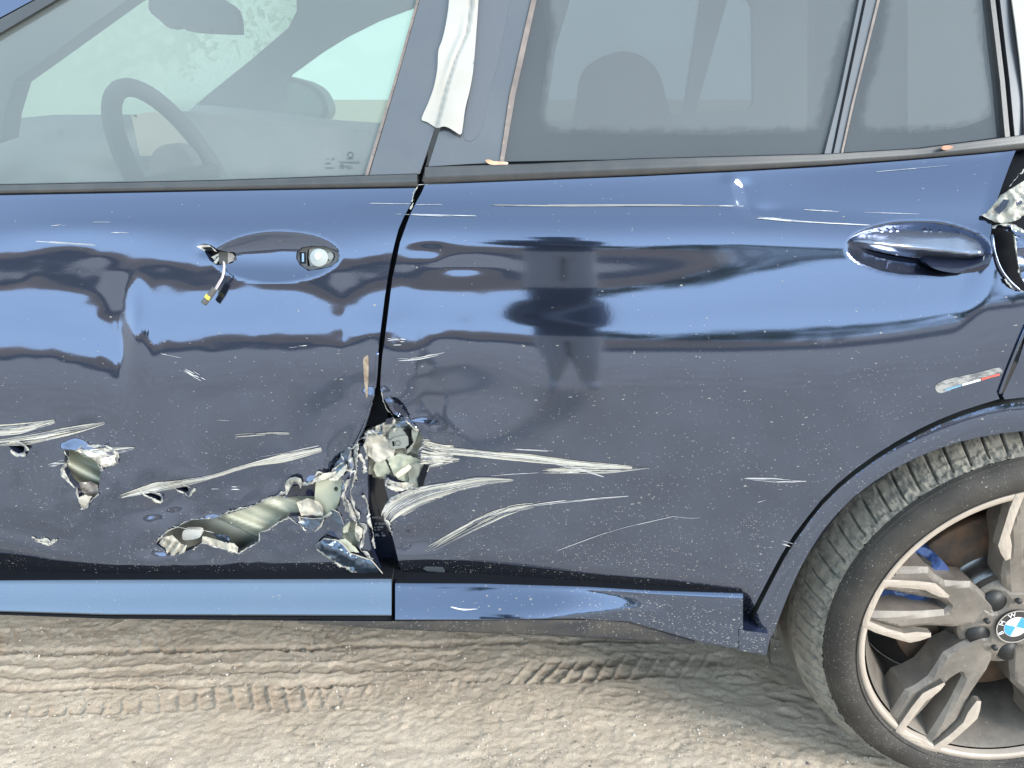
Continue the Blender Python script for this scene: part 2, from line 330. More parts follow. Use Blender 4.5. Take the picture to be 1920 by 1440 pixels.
# dents, cups and creases pressed into the sheet (metres, positive = into the car)
HOLES = {
 'A': [(292,1020),(305,1005),(320,995),(360,975),(402,972),(440,960),(472,950),(492,942),(512,932),(540,925),(550,908),(562,908),(587,907),(592,900),(620,898),(640,890),(642,917),(637,948),(622,965),(607,975),(590,968),(565,968),(540,968),(520,980),(505,992),(485,1000),(485,1015),(445,1037),(420,1027),(380,1017),(360,1030),(340,1037),(317,1040),(305,1028)],
 'B': [(122,844),(140,845),(160,850),(178,860),(185,870),(189,884),(186,907),(184,925),(172,937),(156,955),(147,935),(145,917),(130,902),(120,880)],
 'C': [(15,835),(30,833),(46,838),(45,847),(33,850),(22,843)],
 'D': [(265,922),(285,925),(300,930),(304,938),(295,938),(275,931)],
 'E': [(322,910),(337,913),(352,913),(354,922),(345,922),(330,917)],
 'F': [(655,978),(664,975),(673,980),(680,990),(677,1014),(671,1021),(673,1029),(682,1036),(690,1046),(668,1037),(650,1022),(640,1015),(642,1003),(643,990)],
}
def ell(u, v, cu, cv, ru, rv, rot=0):
    c, s = math.cos(rot), math.sin(rot); x = (u - cu) * c + (v - cv) * s; y = -(u - cu) * s + (v - cv) * c
    return np.hypot(x / ru, y / rv)
D = np.zeros_like(Yg)
r = ell(uu, vv, 517, 481, 122 , 47, -.02); r = r * (1 + .10 * smooth(0, -110, uu - 517) * np.abs((vv - 481) / 47))
D += .017 * np.clip(1 - r ** 2, 0, 1)
r = ell(uu, vv, 1722, 466, 136, 50, .02); D += .030 * np.clip(1 - r ** 2, 0, 1) ** .9
# pinched peak below the rear window rail
t = np.clip((vv - 336) / 70, 0, 1); cu = 1366 + 18 * t
D -= .0028 * np.exp(-((uu - cu) / 15) ** 2) * smooth(325, 345, vv) * (1 - smooth(370, 410, vv))
D += .0035 * np.exp(-((uu - cu - 26) / 16) ** 2) * smooth(330, 350, vv) * (1 - smooth(375, 420, vv))
D += .004 * np.exp(-ell(uu, vv, 1432, 402, 34, 14) ** 2)
# fold running into the torn rear corner
w = smooth(1828, 1888, uu - .28 * (440 - vv)) * smooth(250, 330, vv) * (1 - smooth(450, 640, vv)); D -= .010 * w
w = np.exp(-((uu - 1875 - .4 * (vv - 560)) / 26) ** 2) * smooth(480, 530, vv) * (1 - smooth(555, 600, vv)); D += .0 * w
# crumples round the tears
pts = np.stack([uu.ravel(), vv.ravel()], 1); near = np.zeros(len(pts))
TEARLINES = [HOLES['A'], HOLES['B'], HOLES['C'], HOLES['D'], HOLES['E'], HOLES['F'], [(700, 740), (690, 830), (690, 1000), (720, 1080)],
             [(718, 745), (745, 790), (790, 805), (800, 880), (760, 930), (722, 960), (735, 1010)]]
for q in TEARLINES: near = np.maximum(near, np.exp(-(edge_dist(q, pts, len(q) > 8) / 20) ** 2))
near = near.reshape(uu.shape)
near2 = np.zeros(len(pts))
for q in TEARLINES: near2 = np.maximum(near2, np.exp(-(edge_dist(q, pts, len(q) > 8) / 55) ** 2))
near2 = near2.reshape(uu.shape); D += near2 * .0065 * fbm(uu / 105, vv / 62, 27, 2)
D += near * (.0026 * fbm(uu / 34, vv / 24, 21, 2) + .0004 * fbm(uu / 9, vv / 9, 22, 2) - .001)
D += .008 * np.exp(-ell(uu, vv, 640, 862, 20, 55, .45) ** 2) - .005 * np.exp(-ell(uu, vv, 668, 850, 14, 50, .45) ** 2)
D += .011 * np.exp(-ell(uu, vv, 790, 1005, 60, 36, .3) ** 2) - .005 * np.exp(-ell(uu, vv, 762, 985, 24, 14, .3) ** 2)
D += .007 * np.exp(-ell(uu, vv, 50, 1000, 120, 24, .25) ** 2) + .007 * np.exp(-ell(uu, vv, 300, 945, 60, 24, -.2) ** 2) + .006 * np.exp(-ell(uu, vv, 150, 815, 40, 22, -.3) ** 2)
D += .008 * np.exp(-ell(uu, vv, 880, 735, 105, 62, -.1) ** 2) + .007 * np.exp(-ell(uu, vv, 640, 770, 70, 90, .4) ** 2) - .004 * np.exp(-ell(uu, vv, 760, 700, 45, 60) ** 2)
D += .0025 * np.exp(-ell(uu, vv, 520, 430, 60, 12) ** 2) * 0
D += .0016 * np.exp(-ell(uu, vv, 800, 470, 45, 16) ** 2) + .0014 * np.exp(-ell(uu, vv, 870, 500, 60, 14) ** 2)
D += .0035 * np.exp(-ell(uu, vv, 385, 470, 16, 12) ** 2)
D += .00022 * fbm(uu / 60, vv / 34, 31, 2) * smooth(440, 480, vv) * (1 - smooth(700, 800, vv)) * (1 - smooth(820, 950, uu))
SH = Yg + D
Pg = at(uu, vv, SH)
du = np.gradient(Pg, axis=0); dv = np.gradient(Pg, axis=1); Ng = np.cross(dv, du); Ng /= np.linalg.norm(Ng, axis=-1, keepdims=True)
if Ng[300, 200, 1] > 0: Ng = -Ng
def samp(A, u, v):
    x = np.clip((np.asarray(u, float) - U[0]) / ST, 0, len(U) - 1.001); y = np.clip((np.asarray(v, float) - V_[0]) / ST, 0, len(V_) - 1.001)
    i = x.astype(int); j = y.astype(int); fx = x - i; fy = y - j
    if A.ndim == 3: fx = fx[..., None]; fy = fy[..., None]
    return (A[i, j] * (1 - fx) + A[i + 1, j] * fx) * (1 - fy) + (A[i, j + 1] * (1 - fx) + A[i + 1, j + 1] * fx) * fy
YS = blur(Yg, 60, 0)
def SY(u, v): return samp(SH, u, v)
def SYs(u, v): return samp(YS, u, v)
def SP(u, v, off=0.): return at(u, v, SY(u, v) - off)
def SN(u, v):
    n = samp(Ng, u, v); return n / np.linalg.norm(n, axis=-1, keepdims=True)
# ------------------------------------------------------------ sheet cut to an outline, with turned-in edges
def patch(name, poly, m, parent, off=0., bump=None, res=6, thick=.004, holes=(), Yf=None, edge=None, jag=0, step=None, custom=False, sd=1, fade=0):
    """poly: outline; off: metres in front of the door skin; bump(u,v): extra; Yf(u,v): other base sheet"""
    step = step or min(res, 4)
    loops = [densify(poly, step, True, jag, sd)] + [densify(h, min(step, 3), True, jag * .5, sd + 1 + i) for i, h in enumerate(holes)]
    lo = loops[0].min(0); hi = loops[0].max(0)
    gx, gy = np.meshgrid(np.arange(lo[0] + res * .5, hi[0], res), np.arange(lo[1] + res * .5, hi[1], res), indexing='ij')
    g = np.stack([gx.ravel(), gy.ravel()], 1)
    k = inside(loops[0], g) & (edge_dist(loops[0], g) > res * .45)
    for h in loops[1:]: 
        if len(g): k &= ~inside(h, g) & (edge_dist(h, g) > res * .4)
    g = g[k]; P2 = np.concatenate(loops + [g]); edges = []; b = 0
    for l in loops:
        n = len(l); edges += [(b + i, b + (i + 1) % n) for i in range(n)]; b += n
    r_ = delaunay_2d_cdt([Vector(p) for p in P2.tolist()], edges, [], 0, 1e-4, True)
    Q = np.array([tuple(p) for p in r_[0]]); T = np.array([t for t in r_[2] if len(t) == 3])
    c = Q[T].mean(1); keep = inside(loops[0], c)
    for h in loops[1:]: keep &= ~inside(h, c)
    T = T[keep]
    Y = (SY(Q[:, 0], Q[:, 1]) if Yf is None else Yf(Q[:, 0], Q[:, 1])) - off
    if bump is not None: Y = Y - bump(Q[:, 0], Q[:, 1])
    P3 = at(Q[:, 0], Q[:, 1], Y)
    a, b_, c_ = Q[T[:, 0]], Q[T[:, 1]], Q[T[:, 2]]
    sg = (b_[:, 0] - a[:, 0]) * (c_[:, 1] - a[:, 1]) - (b_[:, 1] - a[:, 1]) * (c_[:, 0] - a[:, 0])
    T[sg > 0] = T[sg > 0][:, ::-1]                       # face the camera side (image v runs downward)
    ed = np.concatenate([T[:, [0, 1]], T[:, [1, 2]], T[:, [2, 0]]]); key_ = ed.min(1).astype(np.int64) * len(Q) + ed.max(1)
    _, inv, cnt = np.unique(key_, return_inverse=True, return_counts=True); bd = ed[cnt[inv] == 1]
    n = len(Q); bv = np.unique(bd); mp = -np.ones(n, int); mp[bv] = np.arange(len(bv))
    th = thick if np.isscalar(thick) else thick
    inn = P3[bv] + np.array([0, th, 0]); rim = P3[bv].copy()
    V3 = np.concatenate([P3, rim, inn]); nb = len(bv)
    sk = [(n + mp[y], n + mp[x], n + nb + mp[x], n + nb + mp[y]) for x, y in bd]
    faces = T.tolist() + sk
    sm = np.array([True] * len(T) + [False] * len(sk)); mats = [m, edge or m]
    nor = None
    if custom:
        nor = np.zeros((len(V3), 3)); nor[:n] = SN(Q[:, 0], Q[:, 1])
    col = None
    if fade: al = np.zeros(len(V3)); al[:n] = smooth(0, fade, edge_dist(loops[0], Q) + 5 * fbm(Q[:, 0] / 9, Q[:, 1] / 9, 3, 3)); al[:n][edge_dist(loops[0], Q) < .5] = 0; col = np.stack([al] * 3, 1)
    o = mesh_obj(name, V3, faces, mats, parent, sm, [0] * len(T) + [1] * len(sk), col, nor)
    return o
# ============================================================ ground
def dirt_mat():
    m = mat('pale_packed_dirt', (.43, .37, .305), .95); N = m.node_tree.nodes; L = m.node_tree.links; b = N['Principled BSDF']; b.inputs['Specular IOR Level'].default_value = .15
    tc = N.new('ShaderNodeTexCoord')
    def nz(sc, det, ro=.6):
        n = N.new('ShaderNodeTexNoise'); n.inputs['Scale'].default_value = sc; n.inputs['Detail'].default_value = det; n.inputs['Roughness'].default_value = ro
        L.new(tc.outputs['Object'], n.inputs['Vector']); return n
    a = nz(5, 8, .7); c = N.new('ShaderNodeValToRGB'); L.new(a.outputs[0], c.inputs[0]); c.color_ramp.elements[0].position = .32; c.color_ramp.elements[1].position = .68
    c.color_ramp.elements[0].color = (.52, .42, .325, 1); c.color_ramp.elements[1].color = (.69, .585, .47, 1)
    f = nz(420, 3, .7); r = N.new('ShaderNodeMapRange'); r.inputs['From Min'].default_value = .3; r.inputs['From Max'].default_value = .75; r.inputs['To Min'].default_value = .72; r.inputs['To Max'].default_value = 1.3; L.new(f.outputs[0], r.inputs[0])
    mx = N.new('ShaderNodeMix'); mx.data_type = 'RGBA'; mx.blend_type = 'MULTIPLY'; mx.inputs['Factor'].default_value = 1
    L.new(c.outputs[0], mx.inputs['A']); L.new(r.outputs[0], mx.inputs['B']); L.new(mx.outputs['Result'], b.inputs['Base Color'])
    g = nz(210, 8, .8); bp = N.new('ShaderNodeBump'); bp.inputs['Distance'].default_value = .004; bp.inputs['Strength'].default_value = 1; L.new(g.outputs[0], bp.inputs['Height']); L.new(bp.outputs[0], b.inputs['Normal'])
    return m
DIRT = dirt_mat()
xs = np.arange(-1.75, 1.55, .0032); ys = np.arange(-.35, .95, .0032); gx, gy = np.meshgrid(xs, ys, indexing='ij')
wob = .006 * fbm(gx * 9, gy * 9, 41, 3) + .0025 * fbm(gx * 60, gy * 60, 40, 2)
h = .006 * fbm(gx * 2.2, gy * 3.0, 42, 4) + .0016 * fbm(gx * 25, gy * 38, 43, 4, .6)
def trackrow(cfn, half, depth, pitch, slant, kind, x0, x1, sd):
    global h
    depth = depth * .42
    c = cfn(gx) + wob; d = (gy - c) / half; s = gx + slant * (gy - c); m = smooth(x0 - .1, x0 + .05, gx) * (1 - smooth(x1 - .05, x1 + .12, gx))
    m = m * np.clip(.6 + .9 * fbm(gx * 5, gy * 12, sd, 3), .05, 1.25)
    if kind == 'rung':
        ph = (s / pitch) % 1; band = 1 - smooth(.85, 1.05, np.abs(d)); rib = np.exp(-((ph - .5) / .09) ** 2)
        h += m * band * (-.55 * depth + depth * rib)
    if kind == 'zig':
        e = .28 * np.abs(((s / pitch) % 1) * 2 - 1); band = (1 - smooth(.45, .6, np.abs(d + e - .15)))
        h += -m * depth * band; h += m * depth * .5 * np.exp(-((np.abs(d + e - .15) - .75) / .16) ** 2)
    if kind == 'lip':
        sc = .12 * np.abs(np.sin(math.pi * s / pitch)); h += -m * depth * smooth(-.1 - sc, .35 - sc, d) * (1 - smooth(.8, 1.3, d)); h += m * depth * .45 * np.exp(-((d + .3 + sc) / .22) ** 2)
def gl(vrow): return float(on_ground(960, vrow)[1])
def line(v0, v1):                                       # ground line through image rows v0 (left) and v1 (right)
    xa, ya = on_ground(0, v0); xb, yb = on_ground(960, v1); return lambda x: ya + (yb - ya) * (x - xa) / (xb - xa)
trackrow(line(1205, 1195), .045, .018, .036, .7, 'rung', -1.6, -.45, 51)
trackrow(line(1228, 1212), .016, .013, .020, 0, 'lip', -1.6, .3, 52)
trackrow(line(1243, 1232), .026, .006, .075, 0, 'zig', -1.6, .35, 53)
trackrow(line(1264, 1247), .026, .007, .068, .3, 'zig', -1.6, .35, 54)
trackrow(line(1296, 1278), .016, .012, .022, 0, 'lip', -1.6, .3, 55)
trackrow(line(1321, 1295), .034, .016, .037, .45, 'rung', -1.6, -.42, 56)
trackrow(line(1315, 1292), .032, .016, .036, -.2, 'rung', -.40, .05, 57)
trackrow(line(1300, 1262), .040, .014, .036, -.6, 'rung', .02, .45, 59)
for k in range(5):                                      # looped scuffs
    cx, cy_ = on_ground(*[(690, 1335), (1320, 1400), (1150, 1290), (1480, 1330), (300, 1400)][k]); rr = np.hypot((gx - cx) * .55, gy - cy_ + .03)
    for q in (.03, .045): h += .0012 * np.exp(-((rr - q - .01 * fbm(gx * 8, gy * 8, 61 + k, 2)) / .004) ** 2) * smooth(.02, -.02, np.abs(gx - cx) - .16) * (gy < cy_ + .02)
# ridged, churned soil beside the tyre and across the far strip
churn = smooth(.30, .62, gx) * smooth(1.2, .95, gx) + .55 * smooth(.33, .46, gy) + .5 * smooth(-.2, .1, gx) * smooth(.12, .3, gy)
rid = (1 - np.abs(fbm(gx * 16 + 2.2 * gy * 10, gy * 34, 71, 3))) ; h += .0055 * np.clip(churn, 0, 1.2) * (rid - .7) * .8
h += .0012 * np.clip(fbm(gx * 60, gy * 80, 72, 3), 0, 2) + .0011 * fbm(gx * 110, gy * 120, 73, 2) + .0022 * np.clip(fbm(gx * 38, gy * 46, 74, 2) - .45, 0, 1) 
fade = smooth(-1.75, -1.6, gx) * (1 - smooth(1.4, 1.55, gx)) * smooth(-.35, -.2, gy) * (1 - smooth(.85, .95, gy)); h = h * fade
nx, ny = gx.shape; idx = np.arange(nx * ny).reshape(nx, ny)
Vg = np.stack([gx, gy, h], -1).reshape(-1, 3); Fg = np.stack([idx[:-1, :-1], idx[1:, :-1], idx[1:, 1:], idx[:-1, 1:]], -1).reshape(-1, 4)
me = bpy.data.meshes.new('ground'); me.vertices.add(len(Vg)); me.vertices.foreach_set('co', Vg.ravel()); me.loops.add(Fg.size); me.loops.foreach_set('vertex_index', Fg.ravel().astype(np.int32))
me.polygons.add(len(Fg)); me.polygons.foreach_set('loop_start', np.arange(0, Fg.size, 4, dtype=np.int32)); me.update(calc_edges=True); me.polygons.foreach_set('use_smooth', np.ones(len(Fg), bool)); me.materials.append(DIRT)
go = bpy.data.objects.new('ground', me); scene.collection.objects.link(go); tag(go, 'pale dry dirt printed with tyre tracks under the car', None, kind='structure')
S_ = 400; x0, x1, y0, y1 = -1.74, 1.54, -.34, .94                 # wide flat sheet round the tracked part
Vo = [(-S_, -S_, 0), (S_, -S_, 0), (S_, S_, 0), (-S_, S_, 0), (x0, y0, 0), (x1, y0, 0), (x1, y1, 0), (x0, y1, 0)]
fo = mesh_obj('ground', [(a, b, -.002) for a, b, c in Vo], [(0, 1, 5, 4), (1, 2, 6, 5), (2, 3, 7, 6), (3, 0, 4, 7)], DIRT, None, False); tag(fo, 'flat pale dirt yard beyond the car', None, kind='structure')
# pebbles and crumbs
PEB = mat('pale_grit', (.6, .55, .48), .9, vcol=True)
Vp = []; Fp = []; Cp = []
ico = [(0, 0, 1), (.9, 0, .1), (.28, .85, .1), (-.72, .53, .1), (-.72, -.53, .1), (.28, -.85, .1), (0, 0, -1)]
icf = [(0, i + 1, (i + 1) % 5 + 1) for i in range(5)] + [(6, (i + 1) % 5 + 1, i + 1) for i in range(5)]
r2 = random.Random(3)
for k in range(15000):
    x = r2.uniform(-1.5, 1.0); y = r2.uniform(-.15, .6)
    if fbm(np.float64(x * 5), np.float64(y * 7), 81, 2) < r2.uniform(-.8, .5): continue
    s = r2.choice([.0009, .0011, .0014, .0022, .0014, .0011]) * r2.uniform(.7, 1.3) * (2.2 if r2.random() < .015 else 1)
    i = int((x - xs[0]) / .0032); j = int((y - ys[0]) / .0032); z = h[i, j]; b = len(Vp); a = r2.uniform(0, 6.3); ca, sa = math.cos(a), math.sin(a)
    for p in ico:
        q = (p[0] * r2.uniform(.7, 1.3), p[1] * r2.uniform(.6, 1.2), p[2] * .8); Vp.append((x + s * (q[0] * ca - q[1] * sa), y + s * (q[0] * sa + q[1] * ca), z + s * .3 + s * q[2]))
    Fp += [tuple(b + w for w in f) for f in icf]; c = r2.choice([(.72, .66, .58), (.5, .44, .37), (.8, .77, .7), (.16, .14, .12), (.22, .19, .16), (.42, .36, .29)]); Cp += [c] * 7
tag(mesh_obj('grit', Vp, Fp, PEB, None, False, col=Cp), 'loose pale grit scattered over the dirt', None, kind='stuff')
# ============================================================ what stands behind the camera and beyond the car (seen in the paint and through the glass)
bx = np.linspace(-26, 9, 120); by = np.linspace(-3, 3, 24); mx_, my_ = np.meshgrid(bx, by, indexing='ij')
bh = (1.25 + .55 * fbm(mx_ / 4, my_ * .2, 91, 3)) * np.clip(1 - (my_ / 3) ** 2, 0, 1) * smooth(-26, -23, mx_) * (1 - smooth(4, 9, mx_)) + .05 * fbm(mx_ * 2, my_ * 2, 92, 3)
ib = np.arange(mx_.size).reshape(mx_.shape); SAND = mat('heaped_orange_soil', (.50, .33, .22), .95, noise=((.38, .27, .2), 2, (1, 1, 1), .4, .7))
tag(mesh_obj('soil_heap', np.stack([mx_, my_ - 19, bh - .03], -1).reshape(-1, 3), np.stack([ib[:-1, :-1], ib[1:, :-1], ib[1:, 1:], ib[:-1, 1:]], -1).reshape(-1, 4), SAND), 'long low heap of orange soil at the edge of the yard', 'soil heap', kind='structure')
ASPH = mat('dark_asphalt', (.05, .052, .058), .8, noise=((.07, .07, .075), 5, (1, 1, 1), .4, .7))
tag(mesh_obj('road', [(-60, -15.2, .004), (60, -15.2, .004), (60, -8.5, .004), (-60, -8.5, .004)], [(0, 1, 2, 3)], ASPH, None, False), 'dark road behind the photographer', None, kind='structure')
BARK = mat('grey_bark', (.12, .09, .07), .9); LEAVES = mat('dense_green_foliage', (.045, .085, .035), .7, vcol=True)
def tree(x, y, hgt, wid, label, grp, sd, tint=(1, 1, 1)):
    rr = np.random.default_rng(sd); t = thing('tree', (x, y, 0), label, 'tree', grp)
    parts = [tube([(x, y, 0), (x + .1, y, hgt * .3), (x, y + .1, hgt * .7)], [.16, .12, .05], 8)]
    for k in range(6):
        a = rr.uniform(0, 6.3); parts.append(tube([(x, y, hgt * (.25 + .06 * k)), (x + wid * .5 * math.cos(a), y + wid * .5 * math.sin(a), hgt * (.5 + .06 * k))], [.06, .02], 6))
    mesh_obj('trunk', *join(*parts), BARK, t)
    V = []; Fc = []; C = []
    cl = [(rr.normal(0, wid * .25), rr.normal(0, wid * .25), hgt * rr.uniform(.3, .92), rr.uniform(.25, .45) * wid * .5) for _ in range(26)]
    for k in range(2600):
        c = cl[k % 26]; d = rr.normal(0, 1, 3); d /= np.linalg.norm(d); p = np.array([x + c[0], y + c[1], c[2]]) + d * c[3] * rr.uniform(.6, 1.1)
        e1 = rr.normal(0, 1, 3); e1 /= np.linalg.norm(e1); e2 = np.cross(e1, d); s = rr.uniform(.06, .13); b = len(V)
        V += [p - e1 * s, p + e2 * s * .6, p + e1 * s, p - e2 * s * .6]; Fc.append((b, b + 1, b + 2, b + 3)); g = rr.uniform(.6, 1.5); C += [(.05 * g * tint[0], .09 * g * tint[1], .035 * g * tint[2])] * 4
    mesh_obj('crown', V, Fc, LEAVES, t, False, col=C)
TR = [(2.5, -21, 3.2, 3.2), (5.6, -20, 2.6, 3.4), (8.6, -21, 3.5, 3.6), (11.5, -19, 2.8, 3.4), (14.5, -20, 3.4, 3.8), (18, -21, 3.0, 4), (22, -20, 3.6, 4)]
for i, a in enumerate(TR): tree(*a, 'bushy green tree ' + ['nearest the soil heap, first', 'second', 'third', 'fourth', 'fifth', 'sixth', 'last, furthest right'][i] + ' in the row mirrored in the rear door', 'trees behind the photographer', 100 + i)
for i, a in enumerate([(-7.2, 12.5, 3.4, 4.2), (-8.2, 10.5, 4.2, 4.6), (-12.5, 9.5, 3.8, 4.6), (-16.5, 8.0, 4.2, 4.6), (-19, 4.5, 4.2, 4.6)]): tree(*a, 'sunlit yellow green tree beyond the car, ' + ['behind the far side mirror', 'behind the interior mirror', 'behind the windscreen centre', 'behind the near windscreen pillar', 'furthest to the left'][i], 'trees beyond the car', 200 + i, (3.4, 2.6, 1.6))  # tint puts the sunlit look into the leaf colour
# the photographer, mirrored in the rear door
def person():
    t = thing('person', (.2, -1.5, 0), 'person in dark clothes holding up a phone, mirrored in the rear door', 'person')
    J = {'pel': (.18, -1.52, .95, .12), 'bel': (.18, -1.52, 1.10, .11), 'che': (.175, -1.50, 1.30, .125), 'nek': (.18, -1.48, 1.47, .065), 'hd0': (.175, -1.46, 1.56, .085), 'hd1': (.17, -1.455, 1.66, .10), 'hd2': (.17, -1.46, 1.74, .06),
         'shL': (.04, -1.49, 1.40, .06), 'elL': (.05, -1.38, 1.10, .042), 'wrL': (-.02, -1.17, 1.16, .028), 'haL': (-.015, -1.13, 1.17, .032),
         'shR': (.31, -1.49, 1.40, .06), 'elR': (.28, -1.38, 1.10, .042), 'wrR': (.12, -1.17, 1.16, .028), 'haR': (.085, -1.13, 1.17, .032),
         'hpL': (.12, -1.52, .88, .085), 'knL': (.11, -1.49, .50, .068), 'anL': (.07, -1.53, .10, .045), 'toL': (.05, -1.36, .045, .035),
         'hpR': (.24, -1.52, .88, .085), 'knR': (.25, -1.49, .50, .068), 'anR': (.27, -1.53, .10, .045), 'toR': (.29, -1.36, .045, .035)}
    Ed = [('pel', 'bel'), ('bel', 'che'), ('che', 'nek'), ('nek', 'hd0'), ('hd0', 'hd1'), ('hd1', 'hd2'), ('che', 'shL'), ('shL', 'elL'), ('elL', 'wrL'), ('wrL', 'haL'), ('che', 'shR'), ('shR', 'elR'), ('elR', 'wrR'), ('wrR', 'haR'),
          ('pel', 'hpL'), ('hpL', 'knL'), ('knL', 'anL'), ('anL', 'toL'), ('pel', 'hpR'), ('hpR', 'knR'), ('knR', 'anR'), ('anR', 'toR')]
    # five fingers per hand, curled round the phone
    for s, (hx, sg) in {'L': (-.015, -1), 'R': (.085, 1)}.items():
        for k in range(4):
            a, b = f'f{s}{k}', f'g{s}{k}'; J[a] = (hx - sg * .005, -1.115, 1.195 - .018 * k, .010); J[b] = (hx - sg * .022, -1.100, 1.195 - .018 * k, .008); Ed += [('ha' + s, a), (a, b)]
        J['t' + s] = (hx - sg * .02, -1.135, 1.19, .011); Ed.append(('ha' + s, 't' + s))
    nm = list(J); me = bpy.data.meshes.new('body'); me.from_pydata([J[n][:3] for n in nm], [(nm.index(a), nm.index(b)) for a, b in Ed], [])
    o = bpy.data.objects.new('body', me); scene.collection.objects.link(o); put(o, t)
    cm = mat('navy_coat_over_sand_trousers', (.03, .035, .05), .8); N = cm.node_tree.nodes; L = cm.node_tree.links; tc = N.new('ShaderNodeTexCoord'); sx = N.new('ShaderNodeSeparateXYZ'); L.new(tc.outputs['Object'], sx.inputs[0])
    cr = N.new('ShaderNodeMath'); cr.operation = 'LESS_THAN'; cr.inputs[1].default_value = .93; L.new(sx.outputs['Z'], cr.inputs[0]); mx = N.new('ShaderNodeMix'); mx.data_type = 'RGBA'; L.new(cr.outputs[0], mx.inputs['Factor'])
    mx.inputs['A'].default_value = (.085, .10, .13, 1); mx.inputs['B'].default_value = (.62, .55, .47, 1); L.new(mx.outputs['Result'], N['Principled BSDF'].inputs['Base Color']); me.materials.append(cm)
    o.modifiers.new('skin', 'SKIN'); sv = me.skin_vertices[0].data
    for i, n in enumerate(nm): sv[i].radius = (J[n][3], J[n][3]); sv[i].use_root = (n == 'pel')
    sb = o.modifiers.new('sub', 'SUBSURF'); sb.levels = 1; sb.render_levels = 1
    ph = mesh_obj('mobile_phone', *box(-.012, .082, -1.108, -1.100, 1.135, 1.20), BLACK, None, False); tag(ph, 'black phone held up in both hands by the photographer', 'phone')
person()
# ============================================================ car
car = thing('damaged_car', (0, .9, 0), 'dark blue car with torn and dented doors, seen from its side', 'car')
IMG_FRONT = [(-330,372),(0,361),(400,356),(783,350),(776,366),(769,385),(757,407),(747,430),(739,460),(732,490),(727,520),(721,560),(716,600),(711,640),(707,680),(703,710),(700,735),(697,755),(692,778),(686,800),(676,818),(668,832),(676,836),(686,838),(688,850),(690,868),(689,890),(690,920),(690,960),(691,1000),(697,1030),(708,1060),(722,1088),(735,1112),(-330,1112)]
CUP_A = [(386,459),(396,461),(409,468),(425,472),(440,473),(444,484),(436,493),(420,497),(405,497),(393,488),(384,472)]
CUP_B = [(556,473),(566,464),(585,461),(610,462),(628,468),(637,478),(634,490),(620,500),(600,505),(578,508),(562,497),(555,484)]
fd = patch('front_door', spline(IMG_FRONT, 3, True)[:0].tolist() or IMG_FRONT, PAINT, car, res=5, thick=.012, holes=[HOLES[k] for k in 'ABCDEF'] + [CUP_A, CUP_B], edge=PAINT_DARK, custom=True)
ARCH = [(2250,742),(1990,744),(1920,749),(1880,753),(1840,762),(1800,775),(1760,791),(1720,810),(1680,832),(1640,857),(1600,886),(1570,911),(1540,941),(1515,972),(1490,1007),(1468,1042),(1449,1078),(1425,1125),(1398,1180)]
IMG_REAR = [(797,347),(860,343),(1000,337),(1200,330),(1400,320),(1560,310),(1700,300),(1840,287),(1905,281),(1893,310),(1880,345),(1868,380),(1858,400),(1859,425),(1857,450),(1862,480),(1872,505),(1888,525),(1908,542),(1925,548),(1925,620),(1898,680),(1870,738),(1874,748)] + [(1840,758),(1800,771),(1760,787),(1720,806),(1680,828),(1640,853),(1600,882),(1570,907),(1540,937),(1515,968),(1488,1003),(1465,1040),(1445,1077),(1420,1125),(1392,1178)] + [(1380,1150),(1250,1128),(1000,1118),(765,1112),(757,1088),(748,1056),(740,1022),(734,1000),(724,985),(719,962),(722,946),(728,935),(724,920),(720,905),(722,894),(738,903),(765,915),(786,918),(795,905),(801,885),(807,866),(783,858),(786,843),(795,822),(787,806),(760,788),(738,776),(728,760),(718,745),(713,728),(714,700),(717,665),(721,640),(726,600),(731,560),(736,520),(743,490),(750,455),(759,430),(770,400),(780,380),(790,362)]
rd = patch('rear_door', IMG_REAR, PAINT, car, res=5, thick=.012, edge=PAINT_DARK, custom=True)
qp = patch('rear_quarter_panel', [(1934,600),(2250,600),(2250,738),(1990,740),(1920,745),(1884,749),(1880,742),(1908,682)], PAINT, car, res=6, thick=.012, edge=PAINT_DARK, custom=True)
patch('corner_panel', [(1912,286),(2250,262),(2250,590),(1936,590),(1936,560),(1925,540),(1930,420),(1900,330)], PAINT_DARK, car, off=-.06, res=12, thick=.01, bump=lambda u, v: .004 * fbm(u / 30, v / 30, 5, 2))
INNER_ARCH = [(2250,800),(1990,804),(1920,808),(1880,812),(1840,819),(1800,828),(1760,841),(1720,857),(1680,877),(1640,902),(1600,932),(1570,962),(1542,996),(1520,1030),(1500,1066),(1484,1100),(1468,1140),(1455,1175),(1443,1200),(1432,1227)]
def flare_bump(u, v):
    p = np.stack([u, v], 1); d = edge_dist(spline(ARCH, 5), p, False); return .0065 * np.sin(np.clip(d / 62, 0, 1) * 2.4) - .001
fl = patch('wheel_arch_flare', [(a + 3, b + 5) for a, b in ARCH] + [(1388,1184),(1386,1200)] + INNER_ARCH[::-1], PAINT, car, bump=flare_bump, res=4, thick=.035, edge=BLACK)
# dark body behind every gap and tear
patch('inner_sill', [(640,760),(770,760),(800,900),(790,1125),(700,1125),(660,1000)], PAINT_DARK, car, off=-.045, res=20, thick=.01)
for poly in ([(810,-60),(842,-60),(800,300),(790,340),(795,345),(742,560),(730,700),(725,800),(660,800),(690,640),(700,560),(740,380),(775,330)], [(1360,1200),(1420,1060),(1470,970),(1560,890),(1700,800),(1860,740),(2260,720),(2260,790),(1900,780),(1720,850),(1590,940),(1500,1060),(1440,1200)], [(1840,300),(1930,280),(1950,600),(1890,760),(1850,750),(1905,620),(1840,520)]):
    patch('door_seal', poly, GAP, car, off=-.022, res=24, thick=.01)
